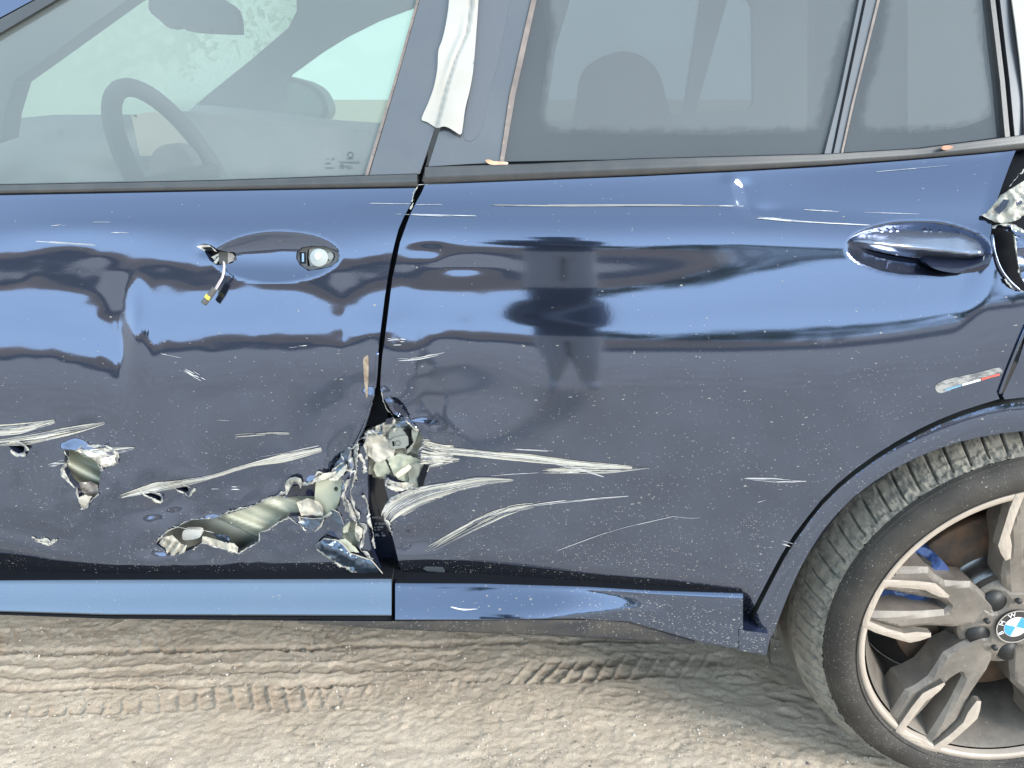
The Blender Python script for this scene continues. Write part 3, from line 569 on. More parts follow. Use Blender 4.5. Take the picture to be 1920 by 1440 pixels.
# ---- sills
def strip(name, tops, bots, efun, y_top, m, t0=0., rows=26, ustep=8, thick=.03):
    us = np.arange(tops[0][0], tops[-1][0] + .1, ustep); vt = np.interp(us, *zip(*tops)); vb = np.interp(us, *zip(*bots)); y = y_top(us); P = []
    a, dy, dz = rays(us, vt); t = (y - CY) / dy; z = CZ + t * dz; P.append(np.stack([t * a, y, z], -1)); Ys = [y]
    for k in range(1, rows + 1):
        tt = k / rows; v = vt + (vb - vt) * tt; e = efun(us, (k - .5) / rows); ph = np.radians((e + pit(v)) / 2); tn = np.tan(ph); a, dy, dz = rays(us, v)
        t = (CY - y - tn * (CZ - z)) / (tn * dz - dy); y = CY + t * dy; z = CZ + t * dz; P.append(np.stack([t * a, y, z], -1)); Ys.append(y)
    P = np.array(P); n = len(us); Ysa = np.array(Ys)
    back_t = P[0] + np.array([0, thick, 0]); back_b = P[-1] + np.array([0, thick, .0])
    Vs = np.concatenate([P.reshape(-1, 3), back_t, back_b, P[:, 0], P[:, 0] + [0, thick, 0], P[:, -1], P[:, -1] + [0, thick, 0]]); Fs = []
    for k in range(rows):
        for i in range(n - 1): Fs.append((k * n + i, (k + 1) * n + i, (k + 1) * n + i + 1, k * n + i + 1))
    nb = (rows + 1) * n; nsm = len(Fs)
    for i in range(n - 1): Fs += [(i, i + 1, nb + i + 1, nb + i), (rows * n + i + 1, rows * n + i, nb + n + i, nb + n + i + 1)]
    c = nb + 2 * n; m_ = rows + 1
    for k in range(rows): Fs += [(c + k, c + m_ + k, c + m_ + k + 1, c + k + 1), (c + 2 * m_ + k, c + 2 * m_ + k + 1, c + 3 * m_ + k + 1, c + 3 * m_ + k)]
    o = mesh_obj(name, Vs, Fs, [m, GAP], car, np.array([True] * nsm + [False] * (len(Fs) - nsm)), [0] * nsm + [1, 0] * (n - 1) + [0] * (len(Fs) - nsm - 2 * (n - 1)))  # top return faces blackened to darken the band above the trim
    def yf(u, v):
        tt = (v - np.interp(u, us, vt)) / np.maximum(np.interp(u, us, vb) - np.interp(u, us, vt), 1) * rows
        i = np.clip((u - us[0]) / ustep, 0, n - 1.01); k = np.clip(tt, 0, rows - .01); i0 = i.astype(int); k0 = k.astype(int)
        return Ysa[k0, i0] + (Ysa[k0 + 1, i0] - Ysa[k0, i0]) * (k - k0) + (Ysa[k0, i0 + 1] - Ysa[k0, i0]) * (i - i0)
    return o, yf
def e1(u, t): return np.interp(t, [0, .05, .09, .12, .25, .6, .78, .9, 1], [62, 62, 40, 12, 13, 25, 22, 12, 9]) + 0 * u
yt1 = lambda u: SYs(u, u * 0 + 1084) - np.interp(u, [-400, 760, 1150, 1400], [.034, .034, .012, .001])
s1, y1f = strip('front_sill_trim', [(-330,1090),(0,1088),(735,1085)], [(-330,1149),(0,1147),(200,1153),(735,1155)], e1, yt1, PAINT_CLEAN)
def e2(u, t):
    a = np.interp(u, [740, 900, 1050, 1150, 1215, 1290, 1440], [1, 1, .9, .6, .15, -.6, -1.]); c = np.interp(t, [0, .05, .10, .13, .3, .62, .85, 1], [62, 62, 40, 16, 17, 28, 22, 14])
    mid = np.interp(u, [740, 1000, 1120, 1215, 1440], [.5, .5, .45, .40, .4]); nar = np.clip(1 - ((t - mid) / np.interp(u, [740, 950, 1215], [.62, .6, .13])) ** 2, -1.2, 1)
    nar = np.where(nar > 0, nar ** .8, nar); nar = np.where(u < 1020, np.maximum(nar, .12), nar); return np.where(t < .06, 62, (15 + nar * (26 + 22 * np.exp(-((u - 1015) / 120) ** 2))) * np.clip(a, -.2, 1) - 14 * smooth(1050, 1250, u) - 8 * (nar < 0))
PAINT_SILL = mat('mud_freckled_sill_paint', (.110, .136, .202), .085, .95, .35, .03, fleck=([(200, (.6, 1, 1), .19, .06, .06, .3, .5, 12), (400, (.6, 1, 1), .24, .06, .06, .3, .5, 14)], None))
BOT2 = [(741,1163),(900,1163),(1080,1160),(1180,1166),(1250,1186),(1320,1206),(1393,1220)]
s2, y2f = strip('rear_sill_trim', [(741,1093),(900,1094),(1100,1100),(1220,1107),(1393,1112)], BOT2, e2, yt1, PAINT_SILL, ustep=4)
e3 = lambda u, t: -50 + 0 * u
strip('sill_underlip', [(-330,1150),(0,1149),(200,1155),(735,1156)], [(-330,1154),(0,1153),(200,1160),(735,1166)], lambda u, t: 10 + 0 * u, lambda u: y1f(np.clip(u, -330, 730), np.interp(u, [-330, 735], [1148, 1154])) + .004, GAP, rows=4)
PAINT_MUD = mat('mud_freckled_paint', (.092, .112, .165), .1, .9, .3, fleck=([(150, (.6, 1, 1), .2, .4, .4, .3, .5, 0), (330, (.7, 1, 1), .25, .5, .5, .3, .5, 0)], ((.34, .31, .28), .3, .5, .25, .25, 5)))
DUSTY = mat('mud_dusted_underbody', (.018, .019, .024), .8, noise=((.062, .054, .045), 14, (.4, 1, 1), .42, .68), fleck=([(170, (1, 1, 1), .18, .2, .2, 0, 1, 0), (330, (1, 1, 1), .25, .4, .4, 0, 1, 0)], None))
strip('sill_lower_cover', [(560,1164),(735,1165),(745,1165),(1000,1162),(1120,1162),(1190,1168),(1250,1187),(1310,1204)], [(560,1169),(735,1180),(830,1184),(1000,1190),(1220,1203),(1310,1208)], lambda u, t: np.interp(t, [0, .25, .3, 1], [-10, -10, -45, -45]) + 0 * u, lambda u: y2f(np.clip(u, 741, 1390), np.interp(u, *zip(*BOT2)) - 1) + .006, DUSTY, rows=8)
patch('sill_end_cover', [(1386,1181),(1400,1183),(1440,1188),(1444,1196),(1437,1228),(1393,1220.5),(1386,1219)], PAINT_SILL, car, Yf=lambda u, v: y2f(np.clip(u, 741, 1390), np.clip(v, 1113, 1219)) - .002, res=6, thick=.05, edge=PAINT_DARK)
for (ua, ub), nm in (((-330, 736), 0), ((741, 1400), 1)):       # black ledge added between door foot and trim, so the paint mirrors dark
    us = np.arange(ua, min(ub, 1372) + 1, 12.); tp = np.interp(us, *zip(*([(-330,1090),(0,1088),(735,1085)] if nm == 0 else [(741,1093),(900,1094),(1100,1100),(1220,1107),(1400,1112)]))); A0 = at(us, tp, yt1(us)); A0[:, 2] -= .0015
    A1 = A0 + np.stack([0 * us, np.interp(us, [1100, 1370], [.085, .012]), 0 * us - .004], 1); n = len(us); mesh_obj('added_dark_ledge', np.concatenate([A0, A1, A0 - [0, -.002, .012], A1 - [0, 0, .012]]), [(i, i + 1, n + i + 1, n + i) for i in range(n - 1)] + [(i, 2 * n + i, 2 * n + i + 1, i + 1) for i in range(n - 1)], GAP, car, False)
slab_y = float(yt1(np.array([738.]))[0]); patch('sill_joint_seal', [(726,1082),(752,1082),(752,1170),(726,1168)], GAP, car, Yf=lambda u, v: slab_y + .012 + 0 * u, res=12, thick=.03)
# under-floor, so that the light under the car comes only from the side
mesh_obj('floor_pan', *box(-2.2, 1.45, .22, 1.62, .40, .43), BLACK, car, False)
mesh_obj('roof', *box(-.75, 1.45, .42, 1.5, 1.66, 1.70), PAINT, car, False)
# ============================================================ windows and pillars
def slab(name, poly, Y, m, parent=car, thick=.02, res=24, bump=None, holes=(), edge=None):
    return patch(name, poly, m, parent, Yf=(Y if callable(Y) else (lambda u, v: Y + 0 * u)), thick=thick, res=res, bump=bump, holes=holes, edge=edge)
fg = patch('front_window', [(-330,350),(-330,262),(0,62),(125,-12),(330,-130),(820,-130),(785,0),(740,160),(690,329),(400,339),(0,347)], GLASS_F, car, res=16, off=-.004, thick=.0035, custom=True)
rg = patch('rear_window', [(1034,-130),(1006,0),(966,180),(945,303),(1200,298),(1545,289),(1575,170),(1610,0),(1635,-130)], GLASS_R, car, res=16, off=-.004, thick=.0035, custom=True)
qg = patch('quarter_window', [(1680,-130),(1650,0),(1600,200),(1582,288),(1700,282),(1800,271),(1884,260),(1875,150),(1857,0),(1840,-130)], GLASS_R, car, res=16, off=-.004, thick=.0035, custom=True)
patch('windscreen_pillar_trim', [(-330,262),(0,62),(125,-12),(330,-130),(290,-130),(88,-12),(0,36),(-330,232)], TRIM, car, off=.004, res=10, thick=.03)
patch('windscreen_pillar', [(-330,229),(0,33),(84,-12),(280,-130),(150,-130),(-330,170)], PAINT, car, off=.002, res=10, thick=.03)
pf = patch('pillar_cover', [(787,0),(742,160),(692,329),(787,326),(815,240),(845,0),(868,-130),(822,-130)], PILLAR, car, off=.0, res=10, thick=.02, custom=True)
pr = patch('pillar_cover', [(877,-130),(854,0),(826,240),(803,312),(936,304),(954,180),(995,0),(1021,-130)], PILLAR, car, off=.0, res=10, thick=.02, custom=True)
SEAL = mat('dusty_brown_rubber_strip', (.14, .115, .105), .6, noise=((.22, .18, .16), 30, (1, 1, 1), .4, .7))
patch('window_seal', [(1022,-130),(996,0),(955,180),(937,303),(945,303),(966,180),(1006,0),(1033,-130)], SEAL, car, off=.003, res=6, thick=.01)
patch('window_seal', [(690,329),(741,160),(786,0),(821,-130),(815,-130),(781,0),(736,160),(684,329)], SEAL, car, off=.0015, res=6, thick=.01)
patch('adhesive_residue', spline([(902,-30),(955,-30),(950,30),(930,130),(915,180),(905,235),(888,262),(870,257),(876,200),(886,120)], 4, True).tolist(), mat('milky_glue_film', (.085, .09, .105), .3, coat=.4), pr, off=.0008, res=10, thick=.0006, custom=True)
patch('window_divider', [(1636,-130),(1611,0),(1576,170),(1546,288),(1581,287),(1600,200),(1650,0),(1680,-130)], PILLAR, car, off=.002, res=8, thick=.02, custom=True)
patch('window_seal', [(1680,-130),(1650,0),(1600,200),(1581,288),(1577,288),(1596,200),(1645,0),(1674,-130)], SEAL, car, off=.005, res=8, thick=.008)
patch('window_seal', [(1650,-130),(1624,0),(1590,160),(1563,288),(1560,288),(1586,160),(1620,0),(1646,-130)], GAP, car, off=.0035, res=8, thick=.004)
patch('rear_frame', [(1840,-130),(1857,0),(1875,150),(1885,260),(1894,258),(1884,150),(1866,0),(1848,-130)], TRIM, car, off=.006, res=4, thick=.02, custom=True)
patch('rear_frame', [(1857,-130),(1875,0),(1893,150),(1903,256),(1925,253),(2250,225),(2250,-130)], PILLAR, car, off=.004, res=10, thick=.02, custom=True)
# belt mouldings
ebelt = lambda u, t: np.interp(t, [0, .08, .14, .5, .6, .8, .9, 1], [-20, -20, 40, 46, -8, -14, -50, -60]) + 0 * u
strip('belt_moulding', [(-330,350),(0,347),(400,339),(690,329),(786,326)], [(-330,369),(0,363),(400,356),(783,350),(786,349)], ebelt, lambda u: SY(u, np.interp(u, [-330, 0, 786], [349, 346, 325])) - .008, TRIM, rows=10)
strip('belt_moulding', [(797,313),(1000,307),(1200,298),(1545,289),(1720,279),(1920,253),(2250,224)], [(797,345),(1000,337),(1200,329),(1400,319),(1560,309),(1700,299),(1840,287),(1920,279),(2250,262)], ebelt, lambda u: SY(u, np.interp(u, [797, 1545, 1920, 2250], [312, 289, 253, 224])) - .008, TRIM, rows=10)
patch('window_fog', spline([(1066,-128),(1032,60),(1014,190),(1020,232),(1055,250),(1300,252),(1515,248),(1540,225),(1566,120),(1596,-128)], 4, True).tolist(), FOG, rg, off=-.0032, res=7, thick=0.0002, fade=16)
patch('window_fog', spline([(1690,-128),(1650,60),(1612,205),(1612,242),(1650,251),(1780,244),(1845,225),(1862,195),(1842,60),(1822,-128)], 4, True).tolist(), FOG, qg, off=-.0032, res=7, thick=0.0002, fade=16)
# ---- cabin
patch('frame_channel', [(1832,-130),(1849,0),(1868,150),(1877,262),(1910,258),(1900,150),(1883,0),(1864,-130)], GAP, car, off=-.008, res=12, thick=.004)
MILK = bpy.data.materials.new('frosted_wet_windscreen'); MILK.use_nodes = True; N = MILK.node_tree.nodes; L = MILK.node_tree.links; N.remove(N['Principled BSDF'])
tr = N.new('ShaderNodeBsdfTransparent'); tr.inputs[0].default_value = (.66, .68, .56, 1); tl = N.new('ShaderNodeBsdfTranslucent'); tl.inputs[0].default_value = (.62, .68, .54, 1)
tc = N.new('ShaderNodeTexCoord'); mp = N.new('ShaderNodeMapping'); mp.inputs['Rotation'].default_value = (0, R(-48), R(20)); mp.inputs['Scale'].default_value = (14, 90, 90); L.new(tc.outputs['Object'], mp.inputs[0])
n1 = N.new('ShaderNodeTexNoise'); n1.inputs['Scale'].default_value = 2.2; n1.inputs['Detail'].default_value = 6; L.new(mp.outputs[0], n1.inputs['Vector'])
n2 = N.new('ShaderNodeTexNoise'); n2.inputs['Scale'].default_value = 1.6; n2.inputs['Detail'].default_value = 2; L.new(tc.outputs['Object'], n2.inputs['Vector'])
r1 = N.new('ShaderNodeMapRange'); r1.inputs['From Min'].default_value = .42; r1.inputs['From Max'].default_value = .58; r1.inputs['To Min'].default_value = .35; r1.inputs['To Max'].default_value = .95; L.new(n1.outputs[0], r1.inputs[0])
r3 = N.new('ShaderNodeMapRange'); r3.inputs['From Min'].default_value = .44; r3.inputs['From Max'].default_value = .56; L.new(n2.outputs[0], r3.inputs[0])
mx = N.new('ShaderNodeMix'); L.new(r3.outputs[0], mx.inputs['Factor']); mx.inputs['A'].default_value = .72; L.new(r1.outputs[0], mx.inputs['B'])
mx.inputs['A'].default_value = .93; r1.inputs['To Min'].default_value = .66
ms = N.new('ShaderNodeMixShader'); L.new(mx.outputs['Result'], ms.inputs[0]); L.new(tr.outputs[0], ms.inputs[1]); L.new(tl.outputs[0], ms.inputs[2]); L.new(ms.outputs[0], N['Material Output'].inputs['Surface'])
CAB2 = mat('grey_side_trim', (.15, .155, .16), .7)
wsY = lambda u, v: .36 + np.clip(u, -60, 600) / 550 * 1.1
slab('windscreen', [(4,225),(26,152),(60,128),(240,-2),(330,-60),(552,-60),(556,20),(540,52),(470,112),(400,168),(345,214),(200,215),(100,215)], wsY, MILK, res=20, thick=.004)
slab('cabin_pillar_trim', [(-120,300),(-120,60),(120,-60),(330,-110),(336,-60),(240,-2),(60,128),(26,152),(8,212),(2,260)], lambda u, v: .30 + .0 * u, CAB2, thick=.05)
FW = [(550,-220),(556,20),(540,52),(470,112),(400,168),(345,208),(330,420),(1930,420),(1930,-220)]
slab('far_side_trim', FW, 1.62, CAB2, thick=.03, res=30, holes=[[(536,152),(545,139),(600,99),(650,68),(710,38),(790,8),(860,-14),(935,-20),(915,237),(715,238),(600,237),(531,236)],
     [(1022,228),(1042,90),(1075,-20),(1318,-20),(1282,214)], [(1304,211),(1364,0),(1372,-20),(1398,-10),(1412,14),(1414,190),(1406,206)], [(1524,165),(1524,25),(1600,10),(1690,30),(1690,160),(1610,165)]])
slab('far_window', [(525,-60),(940,-60),(940,245),(525,245)], 1.66, glass('clear_green_far_glass', (.62, .72, .60), .12, (.4, .46, .42), .5), res=60, thick=.004)
slab('far_rear_window', [(1000,-60),(1425,-60),(1425,240),(1000,240)], 1.66, glass('tinted_far_glass', (.22, .24, .235), .10, (.4, .42, .42), .5), res=60, thick=.004)
slab('far_quarter_window', [(1500,-20),(1720,-20),(1720,190),(1500,190)], 1.66, bpy.data.materials['tinted_far_glass'], res=60, thick=.004)
slab('dashboard', spline([(-80,240),(10,210),(50,199),(110,195),(200,198),(300,204),(345,209),(430,219),(560,236),(700,244)], 4).tolist() + [(700,352),(-80,360)], 1.02, CAB2, thick=.5, res=14, bump=lambda u, v: .15 * smooth(195, 330, v) + .03 * fbm(u / 90, v / 40, 3, 2))
slab('instrument_panel', [(246,216),(288,209),(330,225),(360,262),(365,292),(262,292)], .80, CABIN_L, thick=.02, res=12)
slab('steering_hub', spline([(285,345),(282,300),(295,278),(320,270),(345,280),(362,310),(365,345)], 4, True).tolist(), .60, CAB2, thick=.05, res=10, bump=lambda u, v: .02 * np.sin(u / 30))
for poly, nm, Yc in (([(1060,-140),(1030,90),(1012,200),(1016,232),(1050,252),(1300,254),(1528,250),(1546,235),(1590,20),(1612,-140)], 'rear_door_inner_frame', .06), ([(1650,-140),(1640,0),(1608,200),(1612,240),(1640,252),(1780,245),(1850,225),(1866,200),(1850,100),(1828,-140)], 'quarter_inner_frame', .06)):
    lo = min(p[0] for p in poly) - 90; hi = max(p[0] for p in poly) + 90
    patch(nm, [(lo, -150), (hi, -150), (hi, 420), (lo, 420)], mat('dim_door_frame_trim', (.05, .055, .06), .8), car, off=-Yc, res=24, thick=.01, holes=[spline(poly, 3, True).tolist()], jag=0)
patch('front_door_inner_trim', [(-300,372),(700,350),(700,430),(-300,440)], CAB2, car, off=-.07, res=40, thick=.02)
slab('head_restraint', spline([(1085,300),(1088,190),(1105,125),(1165,96),(1222,118),(1248,180),(1258,300)], 5, True).tolist(), .82, mat('dark_seat_cloth', (.03, .03, .035), .9), thick=.12, res=14, bump=lambda u, v: .03 * np.clip(1 - ((u - 1170) / 85) ** 2, 0, 1))
slab('rear_seat', [(1180,420),(1240,300),(1500,255),(1560,250),(1800,240),(1800,420)], 1.0, mat('grey_seat_cloth', (.07, .072, .075), .9), thick=.4, res=30)
slab('interior_mirror', spline([(278,15),(292,-30),(340,-50),(405,-8),(440,18),(447,58),(440,63),(385,61),(352,58),(340,50),(318,53),(300,38)], 3, True).tolist(), .86, CABIN, thick=.04, res=10)
slab('exterior_mirror', spline([(520,150),(560,149),(595,165),(612,190),(615,215),(597,231),(565,238),(520,238)], 4, True).tolist(), 1.86, mat('pale_mirror_shell', (.12, .14, .14), .5), thick=.12, res=10)
slab('exterior_mirror_glass', spline([(525,158),(558,157),(588,171),(603,193),(604,213),(590,224),(562,230),(525,230)], 4, True).tolist(), 1.852, mat('pale_mirror_glass', (.32, .42, .39), .4), thick=.004, res=10)
c0 = at(342, 335, .52); tp = []; e2_ = Vector((-math.sin(R(25)), 0, math.cos(R(25))))
for k in range(49):
    a = 2 * math.pi * k / 48; tp.append(Vector(c0) + Vector((0, 1, 0)) * .185 * math.cos(a) + e2_ * .185 * math.sin(a))
mesh_obj('steering_wheel', *join(tube(tp, .017, 12, False), tube([Vector(c0) + Vector((0, -.18, 0)), Vector(c0) + Vector((-.02, 0, 0)), Vector(c0) + Vector((0, .18, 0))], .016, 8)), CABIN, car)
# ---- writing etched on the glass and printed on the pillar
INK = mat('grey_etching', (.05, .06, .07), .6)
def text_at(body, name, u, v, size_px, m, parent, surf, ang=0., align='LEFT', wf=1.):
    cu = bpy.data.curves.new('t', 'FONT'); cu.body = body; cu.size = 1; cu.align_x = align; cu.resolution_u = 2
    to = bpy.data.objects.new('t', cu); scene.collection.objects.link(to); bpy.context.view_layer.update()
    me = bpy.data.meshes.new_from_object(to.evaluated_get(bpy.context.evaluated_depsgraph_get())); bpy.data.objects.remove(to)
    co = np.empty(len(me.vertices) * 3); me.vertices.foreach_get('co', co); co = co.reshape(-1, 3); c, s = math.cos(ang), math.sin(ang)
    x = co[:, 0] * size_px * wf; y = co[:, 1] * size_px
    V3 = surf(u + x * c - y * s, v - x * s - y * c); fs = [tuple(p.vertices) for p in me.polygons]
    bpy.data.meshes.remove(me)
    return V3, fs
gs = lambda u, v: SP(u, v, -.0025)
bits = [text_at('BMW', '', 657, 299, 5, INK, car, gs, align='CENTER'), text_at('TRANSPARENZA', '', 636, 306, 5.2, INK, car, gs), text_at('E1 43R-00', '', 640, 313, 4.5, INK, car, gs), text_at('AS2 M', '', 650, 316.5, 4, INK, car, gs),
        text_at('LAMI', '', 609, 308, 5, INK, car, gs), text_at('TEMPERED', '', 609, 316, 3.6, INK, car, gs), text_at('I   H', '', 614, 300, 7, INK, car, gs)]
def ring_px(cu_, cv_, r, w, surf, n=20):
    V = []; 
    for k in range(n):
        a = 2 * math.pi * k / n
        for q in (r - w, r): V.append(surf(np.array([cu_ + q * math.cos(a)]), np.array([cv_ - q * math.sin(a)]))[0])
    return V, [(2 * k, 2 * k + 1, (2 * k + 3) % (2 * n), (2 * k + 2) % (2 * n)) for k in range(n)]
bits += [ring_px(657, 290, 5.5, 1, gs), ring_px(641, 312, 4, .8, gs)]
mesh_obj('glass_etching', *join(*bits), INK, fg, False)
PRINT = mat('white_print', (.6, .62, .64), .6); ps = lambda u, v: SP(u, v, -.044)
bits = [text_at('MAX AC', '', 698, 972, 5, PRINT, car, ps), text_at('11 0220', '', 702, 984, 6, PRINT, car, ps), text_at('L 15088', '', 702, 990, 5, PRINT, car, ps), text_at('LL 200', '', 702, 994.5, 4, PRINT, car, ps), text_at('TIM', '', 715, 1001, 4, PRINT, car, ps), text_at('1086', '', 715, 1005.5, 4, PRINT, car, ps),
        text_at('(R)', '', 703, 1005, 6.5, PRINT, car, ps)]
# ============================================================ scratches, torn metal
PAL = [(.46, .44, .39), (.40, .38, .32), (.28, .27, .24), (.52, .51, .48), (.20, .20, .19), (.10, .11, .14)]
def scratch(path, n, parent, seed, surf=SP, pal=PAL, thin=1., name='scratch', base=0.0015):
    """path: (u, v, half width) points; n slivers of bared primer running along it"""
    rr = np.random.default_rng(seed); P = spline([p[:2] for p in path], 10); Wd = np.interp(np.linspace(0, 1, len(P)), np.linspace(0, 1, len(path)), [p[2] for p in path])
    m = len(P); tan = np.gradient(P, axis=0); tan /= np.linalg.norm(tan, axis=1, keepdims=True) + 1e-9; nrm = np.stack([-tan[:, 1], tan[:, 0]], 1); V = []; Fc = []; C = []
    for k in range(n):
        s0 = rr.uniform(0, .75) * (m - 1) if k > n * .25 else rr.uniform(0, .12) * (m - 1); s1 = min(m - 1, s0 + rr.uniform(.15, .7) * (m - 1)); lat = rr.uniform(-1, 1); q = max(5, int((s1 - s0) * 1.3)); dr = rr.normal(0, .12)
        ss = np.linspace(s0, s1, q); x = np.interp(ss, np.arange(m), P[:, 0]); y = np.interp(ss, np.arange(m), P[:, 1]); nx_ = np.interp(ss, np.arange(m), nrm[:, 0]); ny_ = np.interp(ss, np.arange(m), nrm[:, 1]); w = np.interp(ss, np.arange(m), Wd)
        tt = np.linspace(0, 1, q); hw = thin * rr.uniform(.35, 1.3) * np.clip(.25 + w / 9, .4, 1.6) * np.sin(np.pi * np.clip(tt, .02, .98)) ** .5 * (1 + .5 * rr.normal(0, .5, q)); hw = np.abs(hw) + .12
        l = (lat + dr * tt) * w + .5 * np.cumsum(rr.normal(0, .16, q)); hgt = .0007 + base * .3 * rr.random(); c = np.array(pal[rr.integers(len(pal))]) * rr.uniform(.8, 1.15); b = len(V)
        for sgn in (-1, 1):
            uu_ = x + nx_ * (l + sgn * hw); vv_ = y + ny_ * (l + sgn * hw); pts_ = surf(uu_, vv_, hgt); V += list(pts_); C += [np.clip(c * rr.uniform(.9, 1.1), 0, 1)] * q
        Fc += [(b + i, b + i + 1, b + q + i + 1, b + q + i) for i in range(q - 1)]
    return tag(mesh_obj(name, V, Fc, SCRATCH, parent, False, col=C), kind='stuff')
LIPC = mat('torn_metal_edge', (.7, .68, .64), .5, vcol=True, bump=(120, .0015, .5), noise=((.12, .14, .22), 55, (1, 1, 1), .60, .66))
def lip(path, w, curl, parent, seed, side=1, closed=False, pal=None, depth0=0., name='torn_edge'):
    """ragged strip of sheet metal bent out along a tear"""
    w = w * .85; pal = pal or [(.38, .365, .315), (.33, .315, .275), (.45, .435, .40), (.20, .20, .18), (.13, .14, .17)]
    rr = np.random.default_rng(seed); P = densify(path, 3.5, closed, .7, seed); m = len(P); tan = np.gradient(P, axis=0); tan /= np.linalg.norm(tan, axis=1, keepdims=True) + 1e-9; nr = np.stack([-tan[:, 1], tan[:, 0]], 1) * side
    s = np.arange(m); wn_ = w * np.clip(.75 + .9 * vnoise(s / 3.3, s * 0. + seed, seed) + .35 * vnoise(s / 1.1, s * 0. + seed, seed + 3), .15, 2); cr = curl * np.clip(.7 + .9 * vnoise(s / 4.1, s * 0. + 5 + seed, seed + 1), -.2, 1.8)
    V = []; C = []
    lat = [-.12, .30, .75, 1.0, .92]; hh = [0., .75, 1.15, .8, .45]
    for k in range(5):
        Q = P + nr * (wn_ * lat[k])[:, None] + rr.normal(0, .35, (m, 2)); V.append(SP(Q[:, 0], Q[:, 1], .0008 + depth0 + cr * hh[k])); c0_ = np.array([pal[i] for i in rr.integers(0, len(pal), m)]); C.append(c0_ * (1 - .1 * (k == 0)))
    Fc = [(k * m + i, k * m + i + 1, (k + 1) * m + i + 1, (k + 1) * m + i) for k in range(4) for i in range(m - 1)]
    return mesh_obj(name, np.concatenate(V), Fc, LIPC, parent, True, col=np.concatenate(C))
S = [(fd, [(-40,808,12),(40,803,9),(103,790,3)], 46), (fd, [(-20,832,5),(60,822,10),(130,808,9),(196,793,2)], 46), (fd, [(150,848,5),(180,850,9),(210,845,9),(252,840,2)], 34), (fd, [(90,872,3),(122,866,6)], 10),
     (fd, [(224,932,3),(290,915,9),(340,906,7),(400,893,3),(470,872,3),(530,860,7),(603,843,4)], 90), (fd, [(480,858,1),(540,848,1),(598,836,1)], 3), (fd, [(440,817,3),(500,813,3),(543,812,2)], 14), (fd, [(410,787,.8),(430,789,.8)], 2), (fd, [(395,915,2),(425,916,2)], 3), (fd, [(432,915,3),(475,915,2)], 4),
     (rd, [(788,846,26),(815,849,18),(850,852,13)], 110), (rd, [(800,842,8),(870,848,6),(930,854,6),(1000,860,7),(1080,869,5),(1185,877,3)], 90), (rd, [(800,866,12),(862,862,3)], 24), (rd, [(960,842,.8),(1030,846,.8),(1098,852,.8)], 3), (rd, [(1000,862,2),(1070,875,3),(1132,894,1)], 10),
     (rd, [(722,975,10),(745,950,16),(790,928,14),(840,915,10),(900,903,8),(962,900,1)], 130), (rd, [(745,965,8),(790,940,8),(830,932,3)], 26), (rd, [(830,905,1),(920,892,1),(1010,886,1)], 3), (rd, [(1015,884,5),(1080,882,6),(1140,883,5),(1218,877,1)], 32),
     (rd, [(798,1034,6),(860,1000,9),(920,970,9),(960,955,7),(1000,948,4)], 34), (rd, [(900,970,1),(1000,948,2),(1090,938,2),(1178,930,.6)], 10), (rd, [(903,972,1),(960,955,2)], 5), (rd, [(1040,1035,.8),(1150,995,.8),(1262,968,.8)], 4), (rd, [(1262,968,.6),(1300,971,.6),(1338,964,.6)], 2),
     (rd, [(1392,897,1),(1455,900,4),(1512,903,1)], 9), (rd, [(1420,942,1),(1445,936,1)], 2), (rd, [(780,383,.8),(830,384,.6)], 3), (rd, [(915,384,.6),(1000,385,.9),(1200,385,.9),(1350,386,.9)], 16), (rd, [(1345,386,1.2),(1395,386,1.6)], 7), (rd, [(770,402,1.2),(830,404,1.4),(893,405,2)], 12), (rd, [(1418,408,1.6),(1450,410,1.6),(1500,415,.8),(1632,422,.5)], 12), (rd, [(1505,393,.6),(1600,398,.7)], 5), (rd, [(1620,398,.4),(1735,401,.3)], 2),
     (fd, [(690,381,.5),(770,382,.7)], 4), (fd, [(742,402,.6),(768,402,.9)], 3), (fd, [(95,424,1),(130,421,1.2)], 3), (fd, [(205,435,.7),(250,437,.7)], 3), (fd, [(175,416,.5),(220,417,.5)], 2), (fd, [(60,452,1.5),(180,459,1.2)], 7),
     (fd, [(300,662,1),(350,672,1)], 3), (fd, [(345,690,5),(385,712,7)], 8), (fd, [(540,652,1.4),(575,648,1)], 3), (rd, [(725,640,8),(760,642,6)], 7), (rd, [(740,675,4),(790,670,5),(840,660,2)], 6), (fl, [(1465,1015,4),(1500,1028,6)], 4), (fd, [(320,985,2),(400,1000,2)], 2),
     (rd, [(780,348,1),(800,345,.6)], 3), (rd, [(1640,322,.6),(1790,310,.8)], 3)]
for i, (par, pth, n) in enumerate(S):
    pal = PAL if n > 12 else [(.45, .45, .46), (.55, .54, .53), (.32, .33, .36)]
    scratch(pth, int(n * (1.15 if n > 20 else 1)), par, 300 + i, pal=pal, thin=.55)
scratch([(842,1137,.8),(870,1143,.8),(920,1140,.6)], 4, s2, 390, surf=lambda u, v, o=0.: at(u, v, y2f(u, v) - .001 - o), pal=[(.8, .8, .8)])
